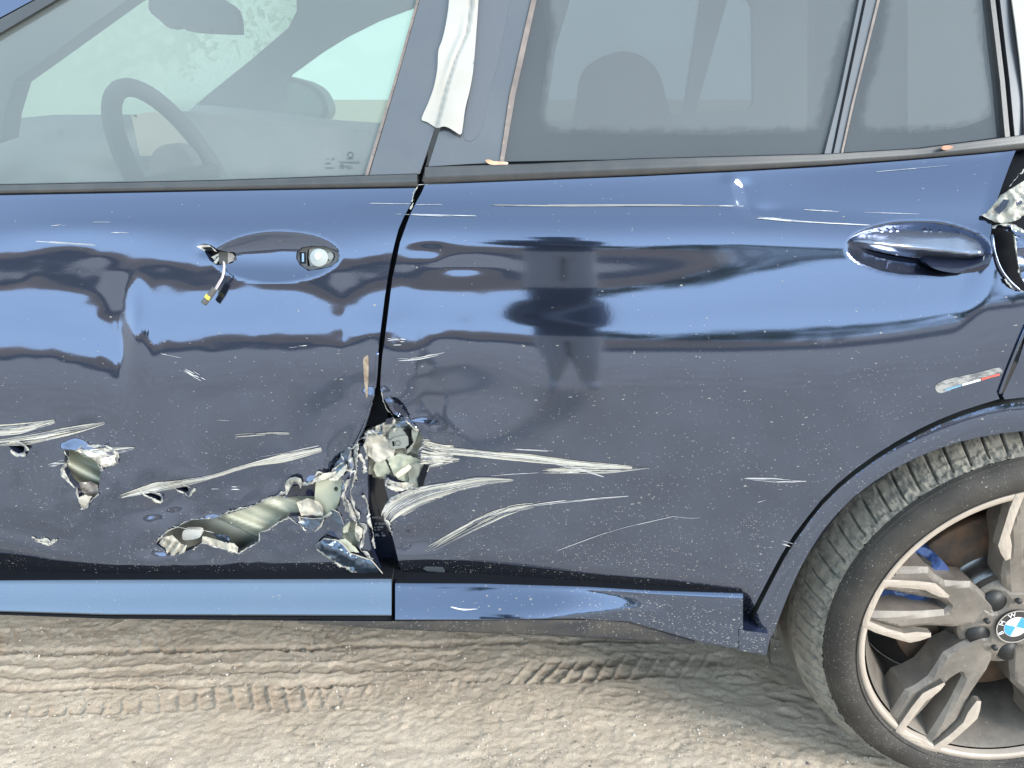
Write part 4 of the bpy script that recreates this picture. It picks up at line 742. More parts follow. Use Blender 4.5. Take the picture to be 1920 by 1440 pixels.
# inner structure behind the tears
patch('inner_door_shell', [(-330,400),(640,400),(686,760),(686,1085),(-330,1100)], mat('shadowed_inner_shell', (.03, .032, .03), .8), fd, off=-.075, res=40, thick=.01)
diag = lambda u, v: (v - 980) * .88 - (u - 480) * .36
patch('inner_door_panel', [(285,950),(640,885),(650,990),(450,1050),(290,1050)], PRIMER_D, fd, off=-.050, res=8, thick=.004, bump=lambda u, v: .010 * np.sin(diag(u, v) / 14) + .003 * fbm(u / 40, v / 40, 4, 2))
patch('inner_door_panel', [(408,968),(430,950),(520,915),(600,915),(630,960),(590,992),(530,995),(496,1012),(470,1000)], PRIMER, fd, off=-.034, res=5, thick=.02, bump=lambda u, v: .008 * np.sin(diag(u, v) / 8.5 + .6) + .004 * np.sin(diag(u, v) / 3.6))
patch('bracket_plate', spline([(596,892),(622,888),(641,893),(640,920),(632,950),(612,965),(598,968),(590,940)], 3, True).tolist(), PRIMER, fd, off=-.012, res=5, thick=.012, holes=[[(630 + 4 * math.cos(a), 917 + 4.5 * math.sin(a)) for a in np.linspace(0, 6.28, 12)[:-1]]])
patch('tear_gap_patch', [(545,912),(590,905),(602,900),(598,930),(560,930),(530,934)], PAINT_DARK, fd, off=-.018, res=6, thick=.004, bump=lambda u, v: .003 * fbm(u / 9, v / 9, 9, 2))  # dark gap inside the tear, drawn as a dark patch
patch('clip_plate', spline([(344,995),(358,993),(375,994),(378,1001),(372,1009),(350,1013),(342,1010)], 3, True).tolist(), mat('grey_sealer', (.5, .5, .47), .4), fd, off=-.020, res=4, thick=.008)
crump = lambda a, s, sd: (lambda u, v: a * .5 * (fbm(u / (s * 1.6), v / (s * 1.6), sd, 2)) + a * .9 * (.5 - np.abs(fbm((u + .5 * v) / (s * 2.2), (v - .4 * u) / (s * 1.0), sd + 5, 1))))
patch('crumpled_scrap', [(556,942),(575,935),(598,942),(606,955),(606,970),(585,972),(565,968)], CREAM, fd, off=-.004, res=2.5, thick=.002, bump=crump(.007, 9, 12))
patch('crumpled_scrap', [(561,970),(585,973),(604,972),(598,985),(585,992),(568,988),(560,980)], TORN, fd, off=.004, res=3, thick=.002, bump=crump(.005, 10, 13), edge=CREAM)
patch('crumpled_scrap', [(622,955),(636,962),(645,985),(640,986),(628,980),(620,968)], TORN, fd, off=.003, res=3, thick=.002, bump=crump(.005, 10, 14), edge=CREAM)
patch('crumpled_scrap', [(380,1006),(402,1012),(420,1018),(438,1020),(446,1028),(444,1037),(420,1030),(395,1022),(378,1018)], CREAM, fd, off=.003, res=2.5, thick=.002, bump=crump(.005, 9, 15), jag=.5)
patch('crumpled_scrap', [(400,1003),(412,1002),(430,1006),(430,1015),(415,1018)], TORN, fd, off=-.006, res=3, thick=.002, bump=crump(.003, 9, 16))
patch('crumpled_scrap', [(306,1008),(322,1004),(330,1012),(340,1022),(350,1024),(346,1036),(330,1042),(314,1041),(310,1028),(298,1020)], CREAM, fd, off=.001, res=2.2, thick=.002, bump=lambda u, v: .005 * np.sin((u * .8 + v * .5) / 1.9) * np.clip((v - 1004) / 20, 0, 1) + .003 * fbm(u / 6, v / 6, 3, 2), jag=.5)
for pth, w, cl, sd, side in [([(292,1020),(306,1004),(322,993),(360,974),(402,971),(440,958),(472,949),(492,941),(512,931),(540,924)], 2.2, .0016, 1, -1), ([(492,943),(512,934),(528,924),(540,922)], 5, .003, 2, -1), ([(537,928),(546,908),(552,903),(560,908),(563,916)], 8, .006, 3, -1),
        ([(562,910),(587,907),(594,899),(622,898)], 5, .004, 4, -1), ([(560,983),(540,968),(520,980),(505,992),(485,1000),(485,1015),(446,1037)], 2.4, .0015, 5, -1), ([(446,1037),(420,1028),(380,1017),(360,1030)], 3, .002, 6, -1),
        ([(588,896),(600,889),(618,892),(632,880),(645,868),(648,850)], 9, .009, 7, -1), ([(658,838),(662,870),(655,905),(646,925),(652,950),(664,972)], 8, .006, 8, 1), ([(668,830),(664,850),(668,880),(662,900),(656,925),(662,950),(672,975)], 6, .005, 9, -1),
        ([(642,900),(646,930),(656,960),(668,980)], 5, .004, 10, -1), ([(683,928),(690,945),(694,975),(701,1005),(704,1028)], 5.5, .003, 11, 1), ([(657,944),(664,965),(669,985)], 8, .006, 12, 1), ([(673,981),(683,990),(678,1014),(674,1028),(688,1044),(696,1052)], 5, .003, 13, -1), ([(669,992),(677,998),(674,1015)], 8, .006, 14, 1),
        ([(640,1022),(632,1013),(607,1010),(591,1024)], 6, .004, 15, -1), ([(591,1024),(613,1042),(645,1062),(678,1078)], 5, .003, 16, 1), ([(640,972),(630,962),(622,966),(600,976)], 4, .004, 17, 1),
        ([(122,846),(130,862),(120,880),(130,902),(145,917),(147,935),(156,955)], 7, .003, 18, 1), ([(156,955),(172,937),(184,925)], 3, .002, 19, 1), ([(140,846),(160,850),(180,862),(189,884)], 6, .004, 20, -1), ([(140,845),(152,836),(175,834),(200,835),(215,842)], 6, .004, 21, 1), ([(189,878),(205,874),(222,868),(222,850)], 4, .003, 22, -1),
        ([(12,834),(30,832),(46,836),(50,845)], 4, .003, 23, -1), ([(22,843),(34,851),(46,848)], 5, .003, 24, 1), ([(262,922),(285,932),(300,941),(304,930)], 5, .003, 25, 1), ([(320,911),(340,922),(354,930),(360,920),(364,915)], 4, .003, 26, 1), ([(60,1010),(80,1016),(95,1022),(108,1012)], 6, .001, 27, -1),
        ([(268,921),(290,925),(304,931)], 2, .001, 28, -1), ([(322,908),(345,911),(356,915)], 2, .001, 29, -1), ([(560,968),(566,985),(574,994)], 3, .003, 30, 1), ([(604,974),(600,985),(590,995)], 4, .003, 31, -1)]:
    lip(pth, w, cl, fd, 400 + sd, side)
# long thin shards
def shard(poly, m, par, off, sd, a=.003, name='metal_shard'): return patch(name, poly, m, par, off=off, res=3, thick=.0015, bump=crump(a, 8, sd), jag=.5, sd=sd)
shard([(132,915),(150,905),(168,903),(184,910),(184,925),(170,938),(165,930),(150,920)], mat('dull_bare_steel', (.30, .27, .25), .35, .6), fd, -.010, 21)
shard([(146,935),(158,928),(172,932),(158,954)], CREAM, fd, .001, 22, .001)
shard([(142,846),(160,843),(178,848),(195,840),(222,848),(218,868),(198,876),(188,872),(176,862),(160,852)], mat('scuffed_bare_metal', (.42, .40, .38), .3, .5, noise=((.75, .72, .66), 50, (1, 1, 1), .45, .55)), fd, .0015, 23, .004)
patch('inner_door_panel', [(112,838),(195,838),(195,960),(112,960)], PRIMER, fd, off=-.030, res=4, thick=.01, bump=lambda u, v: .012 * np.sin(((v - 880) * .86 - (u - 155) * .42) / 6.5 + .9))
shard([(64,1014),(92,1024),(108,1013),(96,1018),(78,1017)], CREAM, fd, .001, 24, .0005)
shard([(588,898),(606,888),(632,884),(630,892),(604,900),(586,905)], CREAM, fd, .010, 25)
shard([(617,900),(640,880),(651,868),(648,884),(632,902)], CREAM, fd, .014, 26)
shard([(632,865),(648,845),(655,842),(652,862),(640,880),(622,900),(616,896)], TORN, fd, .008, 27, .002)
patch('torn_flap', [(591,1024),(607,1011),(633,1014),(643,1022),(656,1038),(697,1052),(722,1082),(702,1083),(678,1078),(645,1062),(613,1042)], TORN, fd, off=.004, res=3, thick=.003, bump=lambda u, v: .012 * np.exp(-((v - 1034 - (u - 640) * .42) / 15) ** 2) + .004 * fbm(u / 12, v / 10, 17, 3), edge=CREAM)
shard([(635,1013),(646,1010),(662,1024),(673,1036),(650,1034),(641,1026)], PRIMER, fd, .002, 28, .001)
shard([(642,990),(655,977),(672,981),(680,990),(678,1010),(672,1022),(668,1035),(650,1021),(640,1014)], PRIMER, fd, -.018, 29, .002)
shard([(643,985),(657,976),(652,998),(645,1000),(642,995)], PRIMER, fd, -.004, 30, .001)
shard([(666,985),(680,992),(678,1008),(670,1014),(666,1005)], CREAM, fd, .002, 31, .004)
shard([(645,1062),(660,1066),(676,1076),(662,1074)], CREAM, fd, .003, 32, .001)
# hole at the foot of the seam between the doors
HP = car
patch('bent_pillar_metal', [(682,812),(700,800),(722,792),(748,790),(770,800),(790,816),(804,838),(806,868),(800,890),(786,918),(760,914),(738,903),(716,897),(702,895),(690,888),(684,850)], mat('crushed_cream_primer', (.36, .345, .28), .5, noise=((.16, .15, .13), 45, (1, 1, .5), .5, .62), bump=(90, .004, .7)), HP, off=-.022, res=3, thick=.012, bump=crump(.006, 16, 40), jag=.8)
shard([(686,815),(700,812),(730,820),(742,835),(738,858),(722,862),(706,868),(688,852)], CREAM, HP, -.010, 41, .006)
shard([(704,868),(722,862),(732,885),(724,896),(706,893),(700,880)], PRIMER, HP, -.012, 42, .002)
shard([(726,860),(750,850),(778,858),(800,866),(780,872),(768,885),(766,905),(748,900),(738,890)], PRIMER, HP, -.008, 43, .003)
patch('latch_block', [(732,826),(738,821),(760,816),(765,820),(766,834),(760,839),(740,842),(732,838)], GREY, HP, off=-.002, res=4, thick=.014)
patch('latch_recess', [(735,828),(739,827.5),(740,836),(737,837)], GAP, HP, off=-.0012, res=3, thick=.001)
mesh_obj('latch_ring', *ring_px(746, 831, 5, .9, lambda u, v: SP(u, v, -.0012)), BLACK, HP, False)
patch('latch_cap', spline([(729,815),(733,804),(745,801),(756,806),(760,816),(740,820),(730,824)], 3, True).tolist(), GREY, HP, off=-.006, res=4, thick=.012)
shard([(756,806),(768,804),(772,812),(770,822),(776,832),(763,846),(760,836),(766,826),(763,815)], GAP, HP, -.005, 44, .001)  # dark opening, its shade painted as a black patch
shard([(772,806),(780,804),(784,812),(778,830),(770,846),(762,852),(764,842),(776,830),(772,815)], PRIMER_D, HP, -.001, 45, .002)
shard([(770,870),(809,866),(801,885),(797,908),(780,918),(768,905),(766,885)], PRIMER_D, HP, -.002, 46, .003)  # second dark opening, painted with the shaded primer
shard([(795,870),(808,866),(800,886),(794,910),(786,917),(782,900)], GAP, HP, .0005, 47, .001)  # black side of that opening, painted as another patch
shard([(725,900),(745,905),(768,905),(778,908),(766,916),(745,922),(733,918),(722,910)], CREAM, HP, .003, 48, .005)
shard([(741,889),(766,871),(771,875),(769,880),(746,896)], mat('bone_white_filler', (.60, .57, .45), .6), HP, .006, 49, .0005)
shard([(704,800),(722,792),(738,782),(742,790),(730,806),(722,816),(704,818)], CREAM, HP, .0, 50, .006)
shard([(706,805),(718,798),(716,814),(708,816)], TORN, HP, .003, 51, .003)
shard([(744,792),(758,788),(764,798),(752,802),(745,800)], TORN, HP, .006, 52, .004)
shard([(724,786),(738,783),(734,795),(722,797)], PAINT_DARK, HP, .004, 53, .003)
shard([(722,748),(732,745),(752,762),(770,786),(782,803),(768,792),(746,780),(732,768)], PAINT, HP, .004, 54, .006)
shard([(735,752),(748,760),(762,778),(770,790),(752,778),(738,768)], PAINT_DARK, HP, .010, 55, .004)
for pth, w, cl, sd, side in [([(735,785),(745,800),(740,812)], 5, .005, 1, 1), ([(684,812),(696,808),(712,806),(726,812)], 5, .005, 2, 1), ([(760,788),(772,796),(786,806)], 4, .004, 3, 1), ([(783,846),(788,838),(800,835),(812,842)], 4, .003, 4, 1), ([(784,858),(800,864),(812,864)], 4, .003, 5, -1), ([(802,885),(806,872),(812,868)], 4, .002, 6, -1),
        ([(722,900),(740,912),(765,918),(785,918)], 6, .004, 7, -1), ([(722,960),(720,975),(728,988),(736,1004)], 6, .004, 8, -1), ([(724,945),(735,932),(748,925)], 6, .004, 9, 1), ([(690,815),(686,835),(690,860)], 5, .004, 10, 1), ([(650,850),(662,835),(672,825),(684,818)], 5, .005, 11, 1), ([(655,842),(658,858),(652,872)], 5, .004, 12, -1), ([(676,850),(684,865),(688,885)], 6, .004, 13, 1), ([(716,735),(719,752),(728,768),(736,778)], 1.6, .001, 14, 1), ([(648,880),(668,885),(664,896),(672,900),(660,905)], 4, .006, 15, 1), ([(783,350),(776,362),(772,378)], 2, .001, 16, 1), ([(774,380),(768,392)], 3, .001, 17, -1)]:
    lip(pth, w, cl, HP, 500 + sd, side)
def ptube(name, pts, r, m, par, off, n=8): 
    q = spline([p[:2] for p in pts], 6); o = np.interp(np.linspace(0, 1, len(q)), np.linspace(0, 1, len(pts)), off) if not np.isscalar(off) else off
    return mesh_obj(name, *tube([Vector(p) for p in SP(q[:, 0], q[:, 1], o)], r, n), m, par)
ptube('door_edge_bead', [(708,660),(705,710),(700,740),(692,772),(680,806),(668,830),(660,842)], .0022, PAINT, fd, .001)
ptube('door_edge_bead', [(704,715),(698,745),(688,775),(674,808),(662,832)], .0016, PAINT, fd, .001)
patch('rust_streak', spline([(686,668),(690,668),(691,690),(690,730),(688,748),(685,735),(682,700),(681,675)], 3, True).tolist(), mat('brown_rust_streak', (.22, .16, .11), .9, noise=((.36, .29, .22), 120, (1, 1, 1), .4, .6)), fd, off=.0006, res=3, thick=.0005)
bo = mesh_obj('pillar_print', *join(*bits), PRINT, car, False)
# weld clips glimpsed in the dark lower edge
for cu_, cv_ in ((145,1063),(345,1072),(525,1077)):
    patch('drain_hole', [(cu_ + 5 * math.cos(a), cv_ + 3.4 * math.sin(a)) for a in np.linspace(0, 6.28, 12)[:-1]], GAP, fd, off=.0006, res=4, thick=.0004)
for cu_, cv_, r_ in ((806,1076,7),(983,1083,4),(782,1053,2)):
    patch('drain_hole', [(cu_ + r_ * math.cos(a), cv_ + r_ * .7 * math.sin(a)) for a in np.linspace(0, 6.28, 14)[:-1]], GAP, rd, off=.0006, res=4, thick=.0004)
patch('jacking_cover', [(793,1066),(798,1063),(830,1064),(834,1070),(833,1082),(822,1083),(818,1072),(800,1071)], mat('dusty_cover', (.07, .08, .09), .5), rd, off=.0012, res=4, thick=.001)
# ============================================================ door handles
patch('handle_cavity', [(548,455),(645,455),(645,512),(548,512)], BLACK, fd, off=-.022, res=12, thick=.004)
patch('handle_cavity', [(375,452),(452,452),(452,505),(375,505)], BLACK, fd, off=-.024, res=12, thick=.004)
patch('key_bezel', spline([(557,474),(568,465),(586,462),(610,463),(627,469),(636,478),(632,490),(619,499),(600,503),(580,506),(564,496),(556,484)], 3, True).tolist(), TRIM, fd, off=-.003, res=3, thick=.012, holes=[spline([(578,468),(600,465),(618,469),(628,478),(624,490),(610,497),(582,500),(576,494)], 3, True).tolist()])
patch('bezel_slot', [(561,473),(573,473),(573,494),(563,494)], GAP, fd, off=-.0022, res=4, thick=.001)
patch('bezel_clip', [(566,475),(570,475),(570,491),(566,491)], mat('blue_grey_steel', (.25, .32, .42), .2, .8), fd, off=-.0012, res=3, thick=.002)
patch('lock_body', spline([(580,466),(600,464),(617,468),(627,478),(622,490),(606,499),(582,501)], 2, True).tolist(), GREY, fd, off=-.006, res=4, thick=.012)
def disc(name, cu_, cv_, ru, rv, m, par, off, th=.004, dome=0.): return patch(name, [(cu_ + ru * math.cos(a), cv_ + rv * math.sin(a)) for a in np.linspace(0, 2 * math.pi, 28)[:-1]], m, par, off=off, res=3, thick=th, bump=(lambda u, v: dome * np.clip(1 - ((u - cu_) / ru) ** 2 - ((v - cv_) / rv) ** 2, 0, 1)))
disc('lock_cylinder', 598, 483, 17, 17, mat('worn_grey_metal', (.40, .41, .39), .35, .4), fd, -.002, .008, .003); disc('lock_side_boss', 619, 480, 6, 7, mat('worn_grey_metal_dark', (.26, .27, .26), .4, .4), fd, -.003, .006)
disc('lock_centre', 595.5, 479.5, 5.5, 7, mat('bright_white_cap', (.9, .9, .88), .4), fd, .003, .004, .001)
patch('handle_bracket', [(411,472),(427,472),(427,497),(411,496)], BLACK, fd, off=-.002, res=5, thick=.015)
patch('bracket_tongue', [(427,473),(436,476),(442,483),(441,488),(430,492),(427,495)], mat('brown_grey_metal', (.20, .18, .17), .4, .5), fd, off=-.001, res=4, thick=.008)
disc('bracket_pin', 441, 485, 2.6, 3.4, BLACK, fd, .001); disc('bracket_rivet', 402, 484, 3, 3.2, STEEL, fd, -.004)
patch('bracket_spring', [(400,492),(412,478),(415,481),(405,495)], GREY, fd, off=-.003, res=3, thick=.003); patch('bracket_spring', [(396,482),(410,475),(412,478),(400,485)], GREY, fd, off=-.003, res=3, thick=.003)
patch('torn_handle_edge', [(368,462),(380,459),(392,460),(400,466),(406,472),(392,468),(382,470)], CREAM, fd, off=.003, res=3, thick=.001, bump=crump(.003, 8, 61)); patch('torn_handle_edge', [(378,464),(395,463),(402,471),(388,470)], GAP, fd, off=.006, res=3, thick=.001)
wire = [(419,490),(419,505),(416,520),(411,528),(403,542)]; ptube('wire_lead', wire, .0011, mat('pinkish_wire', (.42, .36, .36), .5), fd, [.004, .016, .022, .024, .024]); ptube('wire_lead', [(421,492),(421,506),(418,520),(413,530),(405,543)], .0008, mat('white_wire', (.6, .57, .57), .5), fd, [.004, .016, .023, .025, .025])
ptube('connector_body', [(403,541),(396,551),(382,569)], .0042, mat('grey_connector', (.09, .085, .08), .5), fd, .024, 12)
ptube('connector_band', [(392.5,554),(388.5,559.5)], .0047, YELLOW, fd, .024, 12)
cu = bpy.data.curves
hb = [(1586,450),(1610,440),(1640,434),(1700,431),(1760,433),(1800,437),(1835,447),(1852,462),(1857,474),(1845,488),(1820,494),(1790,492),(1740,486),(1690,480),(1640,470),(1605,460)]
def hbump(u, v):
    top = np.interp(u, [1586, 1610, 1640, 1700, 1760, 1800, 1835, 1857], [450, 440, 434, 431, 433, 437, 447, 470]); bot = np.interp(u, [1586, 1605, 1640, 1690, 1740, 1790, 1820, 1845, 1857], [452, 460, 470, 480, 486, 492, 494, 488, 476])
    t = np.clip((v - top) / np.maximum(bot - top, 3), 0, 1); env = smooth(1583, 1640, u) * (1 - smooth(1835, 1858, u))
    return (.036 * (np.clip(t / .62, 0, 1) ** .8 - smooth(.62, 1, t) * .75)) * env
patch('door_handle', spline(hb, 3, True).tolist(), mat('wet_blue_paint', (.25, .28, .36), .22, .8, .4, .03, bump=(420, .0006, .5), noise=((.28, .30, .36), 160, (1, 1, 1), .5, .6)), rd, Yf=lambda u, v: SY(u, v) * .35 + .65 * (SY(u, v * 0 + 425) + .006), off=0, bump=hbump, res=4, thick=.004)
patch('handle_root', spline([(1735,482),(1790,486),(1830,488),(1856,476),(1858,488),(1848,504),(1815,512),(1775,510),(1745,500)], 3, True).tolist(), PAINT_DARK, rd, off=.014, res=4, thick=.02, bump=lambda u, v: .006 * np.sin((v - 480) / 10))
# torn rear corner
shard([(1840,403),(1850,400),(1862,386),(1878,366),(1900,352),(1930,334),(1930,395),(1908,412),(1888,419),(1868,417),(1852,410)], CREAM, rd, .004, 71, .006, 'torn_bumper_scrap')
shard([(1866,394),(1884,374),(1893,374),(1888,386),(1874,402)], PAINT_DARK, rd, .012, 72, .002, 'torn_bumper_scrap'); shard([(1906,375),(1918,368),(1916,382),(1907,386)], PAINT_DARK, rd, .012, 73, .002, 'torn_bumper_scrap')
patch('torn_panel_edge', [(1862,426),(1875,420),(1898,420),(1916,432),(1930,450),(1930,545),(1915,520),(1906,470),(1902,440),(1882,430)], PAINT, rd, off=-.004, res=4, thick=.003, bump=crump(.004, 22, 74), edge=CREAM)
for pth, w, cl, sd in [([(1860,424),(1880,418),(1902,422),(1925,434)], 6, .004, 1), ([(1904,445),(1908,480),(1912,510)], 3, .003, 2), ([(1886,522),(1900,538),(1925,548)], 4, .003, 3), ([(1892,350),(1908,330),(1925,312)], 3, .002, 4)]: lip(pth, w, cl, rd, 560 + sd, 1)
ptube('panel_edge_bead', [(1860,440),(1864,470),(1874,500),(1890,524),(1912,545)], .0022, PAINT, rd, .003)
ptube('panel_edge_bead', [(1925,610),(1908,650),(1888,700),(1874,738)], .0022, PAINT, rd, .002)
# ---- sticker with three coloured bars
stk = patch('scuffed_badge_strip', spline([(1755,722),(1775,712),(1820,702),(1868,690),(1877,692),(1878,700),(1840,712),(1790,728),(1765,737),(1756,733)], 3, True).tolist(), mat('scuffed_grey_glue', (.30, .295, .28), .7, noise=((.12, .12, .13), 140, (.4, 1, 1), .45, .58), bump=(260, .001, .6)), rd, off=.0008, res=4, thick=.0006)
for poly, c in (([(1770,731),(1802,721),(1803,724),(1775,733)], (.16, .30, .42)), ([(1804,720.5),(1838,710.5),(1839,714),(1805,723.5)], (.75, .74, .70)), ([(1840,710),(1874,700.5),(1875,704),(1858,708),(1841,713.5)], (.62, .10, .07))):
    patch('colour_bar', poly, mat('sticker_colour', c, .6), rd, off=.0022, res=3, thick=.0008)
# ============================================================ tape, leaves
def tape_bump(u, v):
    cx = np.interp(v, [-60, 0, 60, 110, 160, 200, 240], [890, 887, 878, 856, 840, 830, 819]); d = u - cx
    return .0035 + .006 * smooth(-1.5, 1.5, d) * (1 - smooth(8, 60, d) * .5) + .0015 * np.sin(v / 34 + u / 19) + .004 * np.exp(-((d + 9) / 6) ** 2) * smooth(0, 90, v) * (1 - smooth(90, 200, v))
tape = patch('masking_tape', spline([(845,-90),(842,0),(836,45),(829,75),(822,95),(820,130),(813,165),(802,195),(793,215),(791,225),(801,229),(812,236),(820,240),(832,237),(842,240),(852,246),(864,252),(868,235),(872,205),(880,172),(886,140),(890,100),(893,60),(897,0),(900,-90)], 3, True).tolist(), TAPE, None, off=.001, res=4, thick=.0012, bump=tape_bump)
tag(tape, 'crumpled white tape hanging over the gap of the middle pillar', 'tape')
tape2 = patch('masking_tape', [(1898,-90),(1896,-10),(1904,45),(1912,110),(1919,180),(1922,250),(2010,240),(2010,-90)], TAPE, None, off=.010, res=10, thick=.002, bump=lambda u, v: .002 * np.sin(v / 40))
tag(tape2, 'white tape at the right edge behind the quarter window', 'tape')
for poly, lab, o_ in (([(910,301),(916,299),(925,302),(940,303),(951,304),(952,308),(938,309),(918,308)], 'pale dry leaf scrap at the foot of the rear window seal', .006), ([(1765,277),(1772,273),(1782,273),(1788,276),(1780,280),(1770,281)], 'reddish brown leaf scrap on the belt moulding below the quarter window', .014)):
    lf = patch('leaf_scrap', spline(poly, 3, True).tolist(), LEAF if 'pale' in lab else mat('red_brown_leaf', (.42, .19, .12), .7), None, off=o_, res=3, thick=.0015, bump=lambda u, v: .0015 * np.sin(u / 5)); tag(lf, lab, 'leaf')
# ============================================================ rear wheel
HX, HZ = .839, .336
def loc(u, v, Y=.016):
    p = at(u, v, Y); return p[..., 0] - HX, p[..., 2] - HZ
def revolve(prof, n, a0=0., a1=2 * math.pi, dr=None):
    A = np.linspace(a0, a1, n, endpoint=False); Pr = np.array(prof); r = Pr[:, 0][None, :] + 0 * A[:, None]; y = Pr[:, 1][None, :] + 0 * A[:, None]
    if dr is not None: r = r + dr(A[:, None] + 0 * r, y)
    z = HZ + r * np.sin(A)[:, None]; V = np.stack([HX + r * np.cos(A)[:, None], y, np.maximum(z, .001)], -1).reshape(-1, 3); m = len(prof); i = np.arange(n)[:, None]; j = np.arange(m - 1)[None, :]; i2 = (i + 1) % n
    Fc = np.stack([i * m + j, i2 * m + j, i2 * m + j + 1, i * m + j + 1], -1).reshape(-1, 4); return V, Fc
wheel = mesh_obj('rear_wheel', *revolve([(.250, .018), (.244, .028), (.238, .045), (.226, .07), (.218, .11), (.216, .19)], 120), RIMD, car)
def sideprof():
    k = [(.266, .014), (.268, .006), (.274, .001), (.282, -.003), (.293, -.004), (.303, -.001), (.311, .005), (.317, .012), (.321, .019)]; return spline(k, 4).tolist()
mesh_obj('tyre_sidewall', *revolve(sideprof(), 300, dr=lambda a, y: 0 * a), TYRE, wheel)
for rr_, w_ in ((.3175, .0011), (.3135, .0007), (.272, .001)):
    yy = np.interp(rr_, [.262, .265, .272, .282, .293, .303, .311, .317, .321], [.014, .006, .001, -.003, -.004, -.001, .005, .012, .019]) 
    mesh_obj('tyre_rib', *revolve([(rr_ - w_, yy + .001), (rr_ - w_ * .5, yy - .0012), (rr_ + w_ * .5, yy - .0012), (rr_ + w_, yy + .001)], 200), TREAD if rr_ > .33 else TYRE, wheel)
ty = spline([(.321, .019), (.326, .026), (.333, .036), (.341, .051), (.348, .070), (.353, .090), (.357, .115), (.359, .15), (.357, .18), (.352, .205), (.342, .225), (.32, .238), (.262, .235)], 1).tolist(); tp_ = []
ty = np.array(ty); L_ = np.r_[0, np.cumsum(np.hypot(*np.diff(ty, axis=0).T))]; q = np.r_[np.linspace(0, .105, 54), np.linspace(.109, L_[-1], 24)]; prof = np.stack([np.interp(q, L_, ty[:, 0]), np.interp(q, L_, ty[:, 1])], 1)
NS = 74
def tread(a, y):
    ph = ((a * NS / (2 * math.pi) + (y - .02) * 9) % 1) - .5; s = smooth(.075, .04, np.abs(ph)) * smooth(.024, .032, y) * (1 - smooth(.068, .078, y)); g = np.exp(-((y - .092) / .0028) ** 2) + np.exp(-((y - .14) / .005) ** 2) + np.exp(-((y - .185) / .005) ** 2)
    rag = smooth(.017, .021, y) * (1 - smooth(.030, .044, y)); return -.009 * s - .0055 * g + rag * .0032 * fbm(a * 55, y * 160, 5, 3) + .0008 * fbm(a * 60, y * 120, 6, 2) * smooth(.01, .02, y)
kq = int(np.searchsorted(prof[:, 1], .094)); mesh_obj('tyre_tread', *revolve(prof[:kq + 1].tolist(), NS * 26, dr=tread), TREAD, wheel); mesh_obj('tyre_inner_tread', *revolve(prof[kq:].tolist(), NS * 8, dr=tread), TREAD_D, wheel)
mesh_obj('rim_edge', *revolve([(.2665, .016), (.2672, .009), (.2662, .0065), (.2565, .0068), (.2555, .010), (.2535, .018)], 200), RIMF, wheel)
mesh_obj('wheel_backplate', *revolve([(.001, .17), (.216, .17)], 60), BLACK, wheel)
mesh_obj('brake_disc', *revolve([(.07, .092), (.172, .092), (.174, .094), (.174, .118), (.07, .118)], 160), RUST, wheel)
mesh_obj('disc_bell', *revolve([(.001, .05), (.055, .05), (.078, .053), (.090, .062), (.095, .075), (.096, .090), (.100, .0915)], 100), STEEL, wheel)
slab('brake_caliper', spline([(1640,1075),(1662,1045),(1700,1026),(1722,1024),(1745,1032),(1768,1052),(1782,1072),(1782,1092),(1772,1096),(1755,1080),(1745,1062),(1722,1055),(1705,1070),(1740,1100),(1760,1140),(1650,1145)], 2, True).tolist(), .062, CALIPER, wheel, thick=.09, res=5, bump=lambda u, v: .006 * np.sin(u / 16 + v / 22) + .003 * fbm(u / 12, v / 12, 7, 2))
slab('caliper_pad', [(1712,1047),(1728,1044),(1748,1056),(1745,1066),(1722,1058)], .054, BLACK, wheel, thick=.02, res=5)
def z2(pts, x0, y0, s=4.235): return [(x0 + a / s, y0 + b / s) for a, b in pts]
FACE = z2([(290,768),(330,762),(560,775),(640,785),(715,798),(760,835),(837,905),(825,922),(760,912),(690,882),(640,852),(500,832),(340,820),(305,832),(250,950),(192,1092),(330,1150),(470,1193),(570,1186),(690,1200),(690,1232),(600,1258),(520,1270),(450,1250),(240,1182),(135,1132),(150,1040),(180,955),(230,850)], 1580, 900)
BODY = z2([(300,768),(420,690),(600,694),(690,702),(740,760),(830,822),(950,842),(1060,852),(1150,930),(1250,1035),(1290,1140),(1250,1200),(1160,1192),(1000,1222),(920,1226),(690,1192),(470,1192),(300,1140),(170,1112),(150,1040),(200,930)], 1580, 900)
HOLE = z2([(300,868),(430,888),(640,944),(800,988),(878,1046),(845,1075),(640,1068),(400,1050),(232,1045),(262,960)], 1580, 900)
def lp(poly): a, b = loc(np.array([p[0] for p in poly]), np.array([p[1] for p in poly])); return np.stack([a, b], 1)
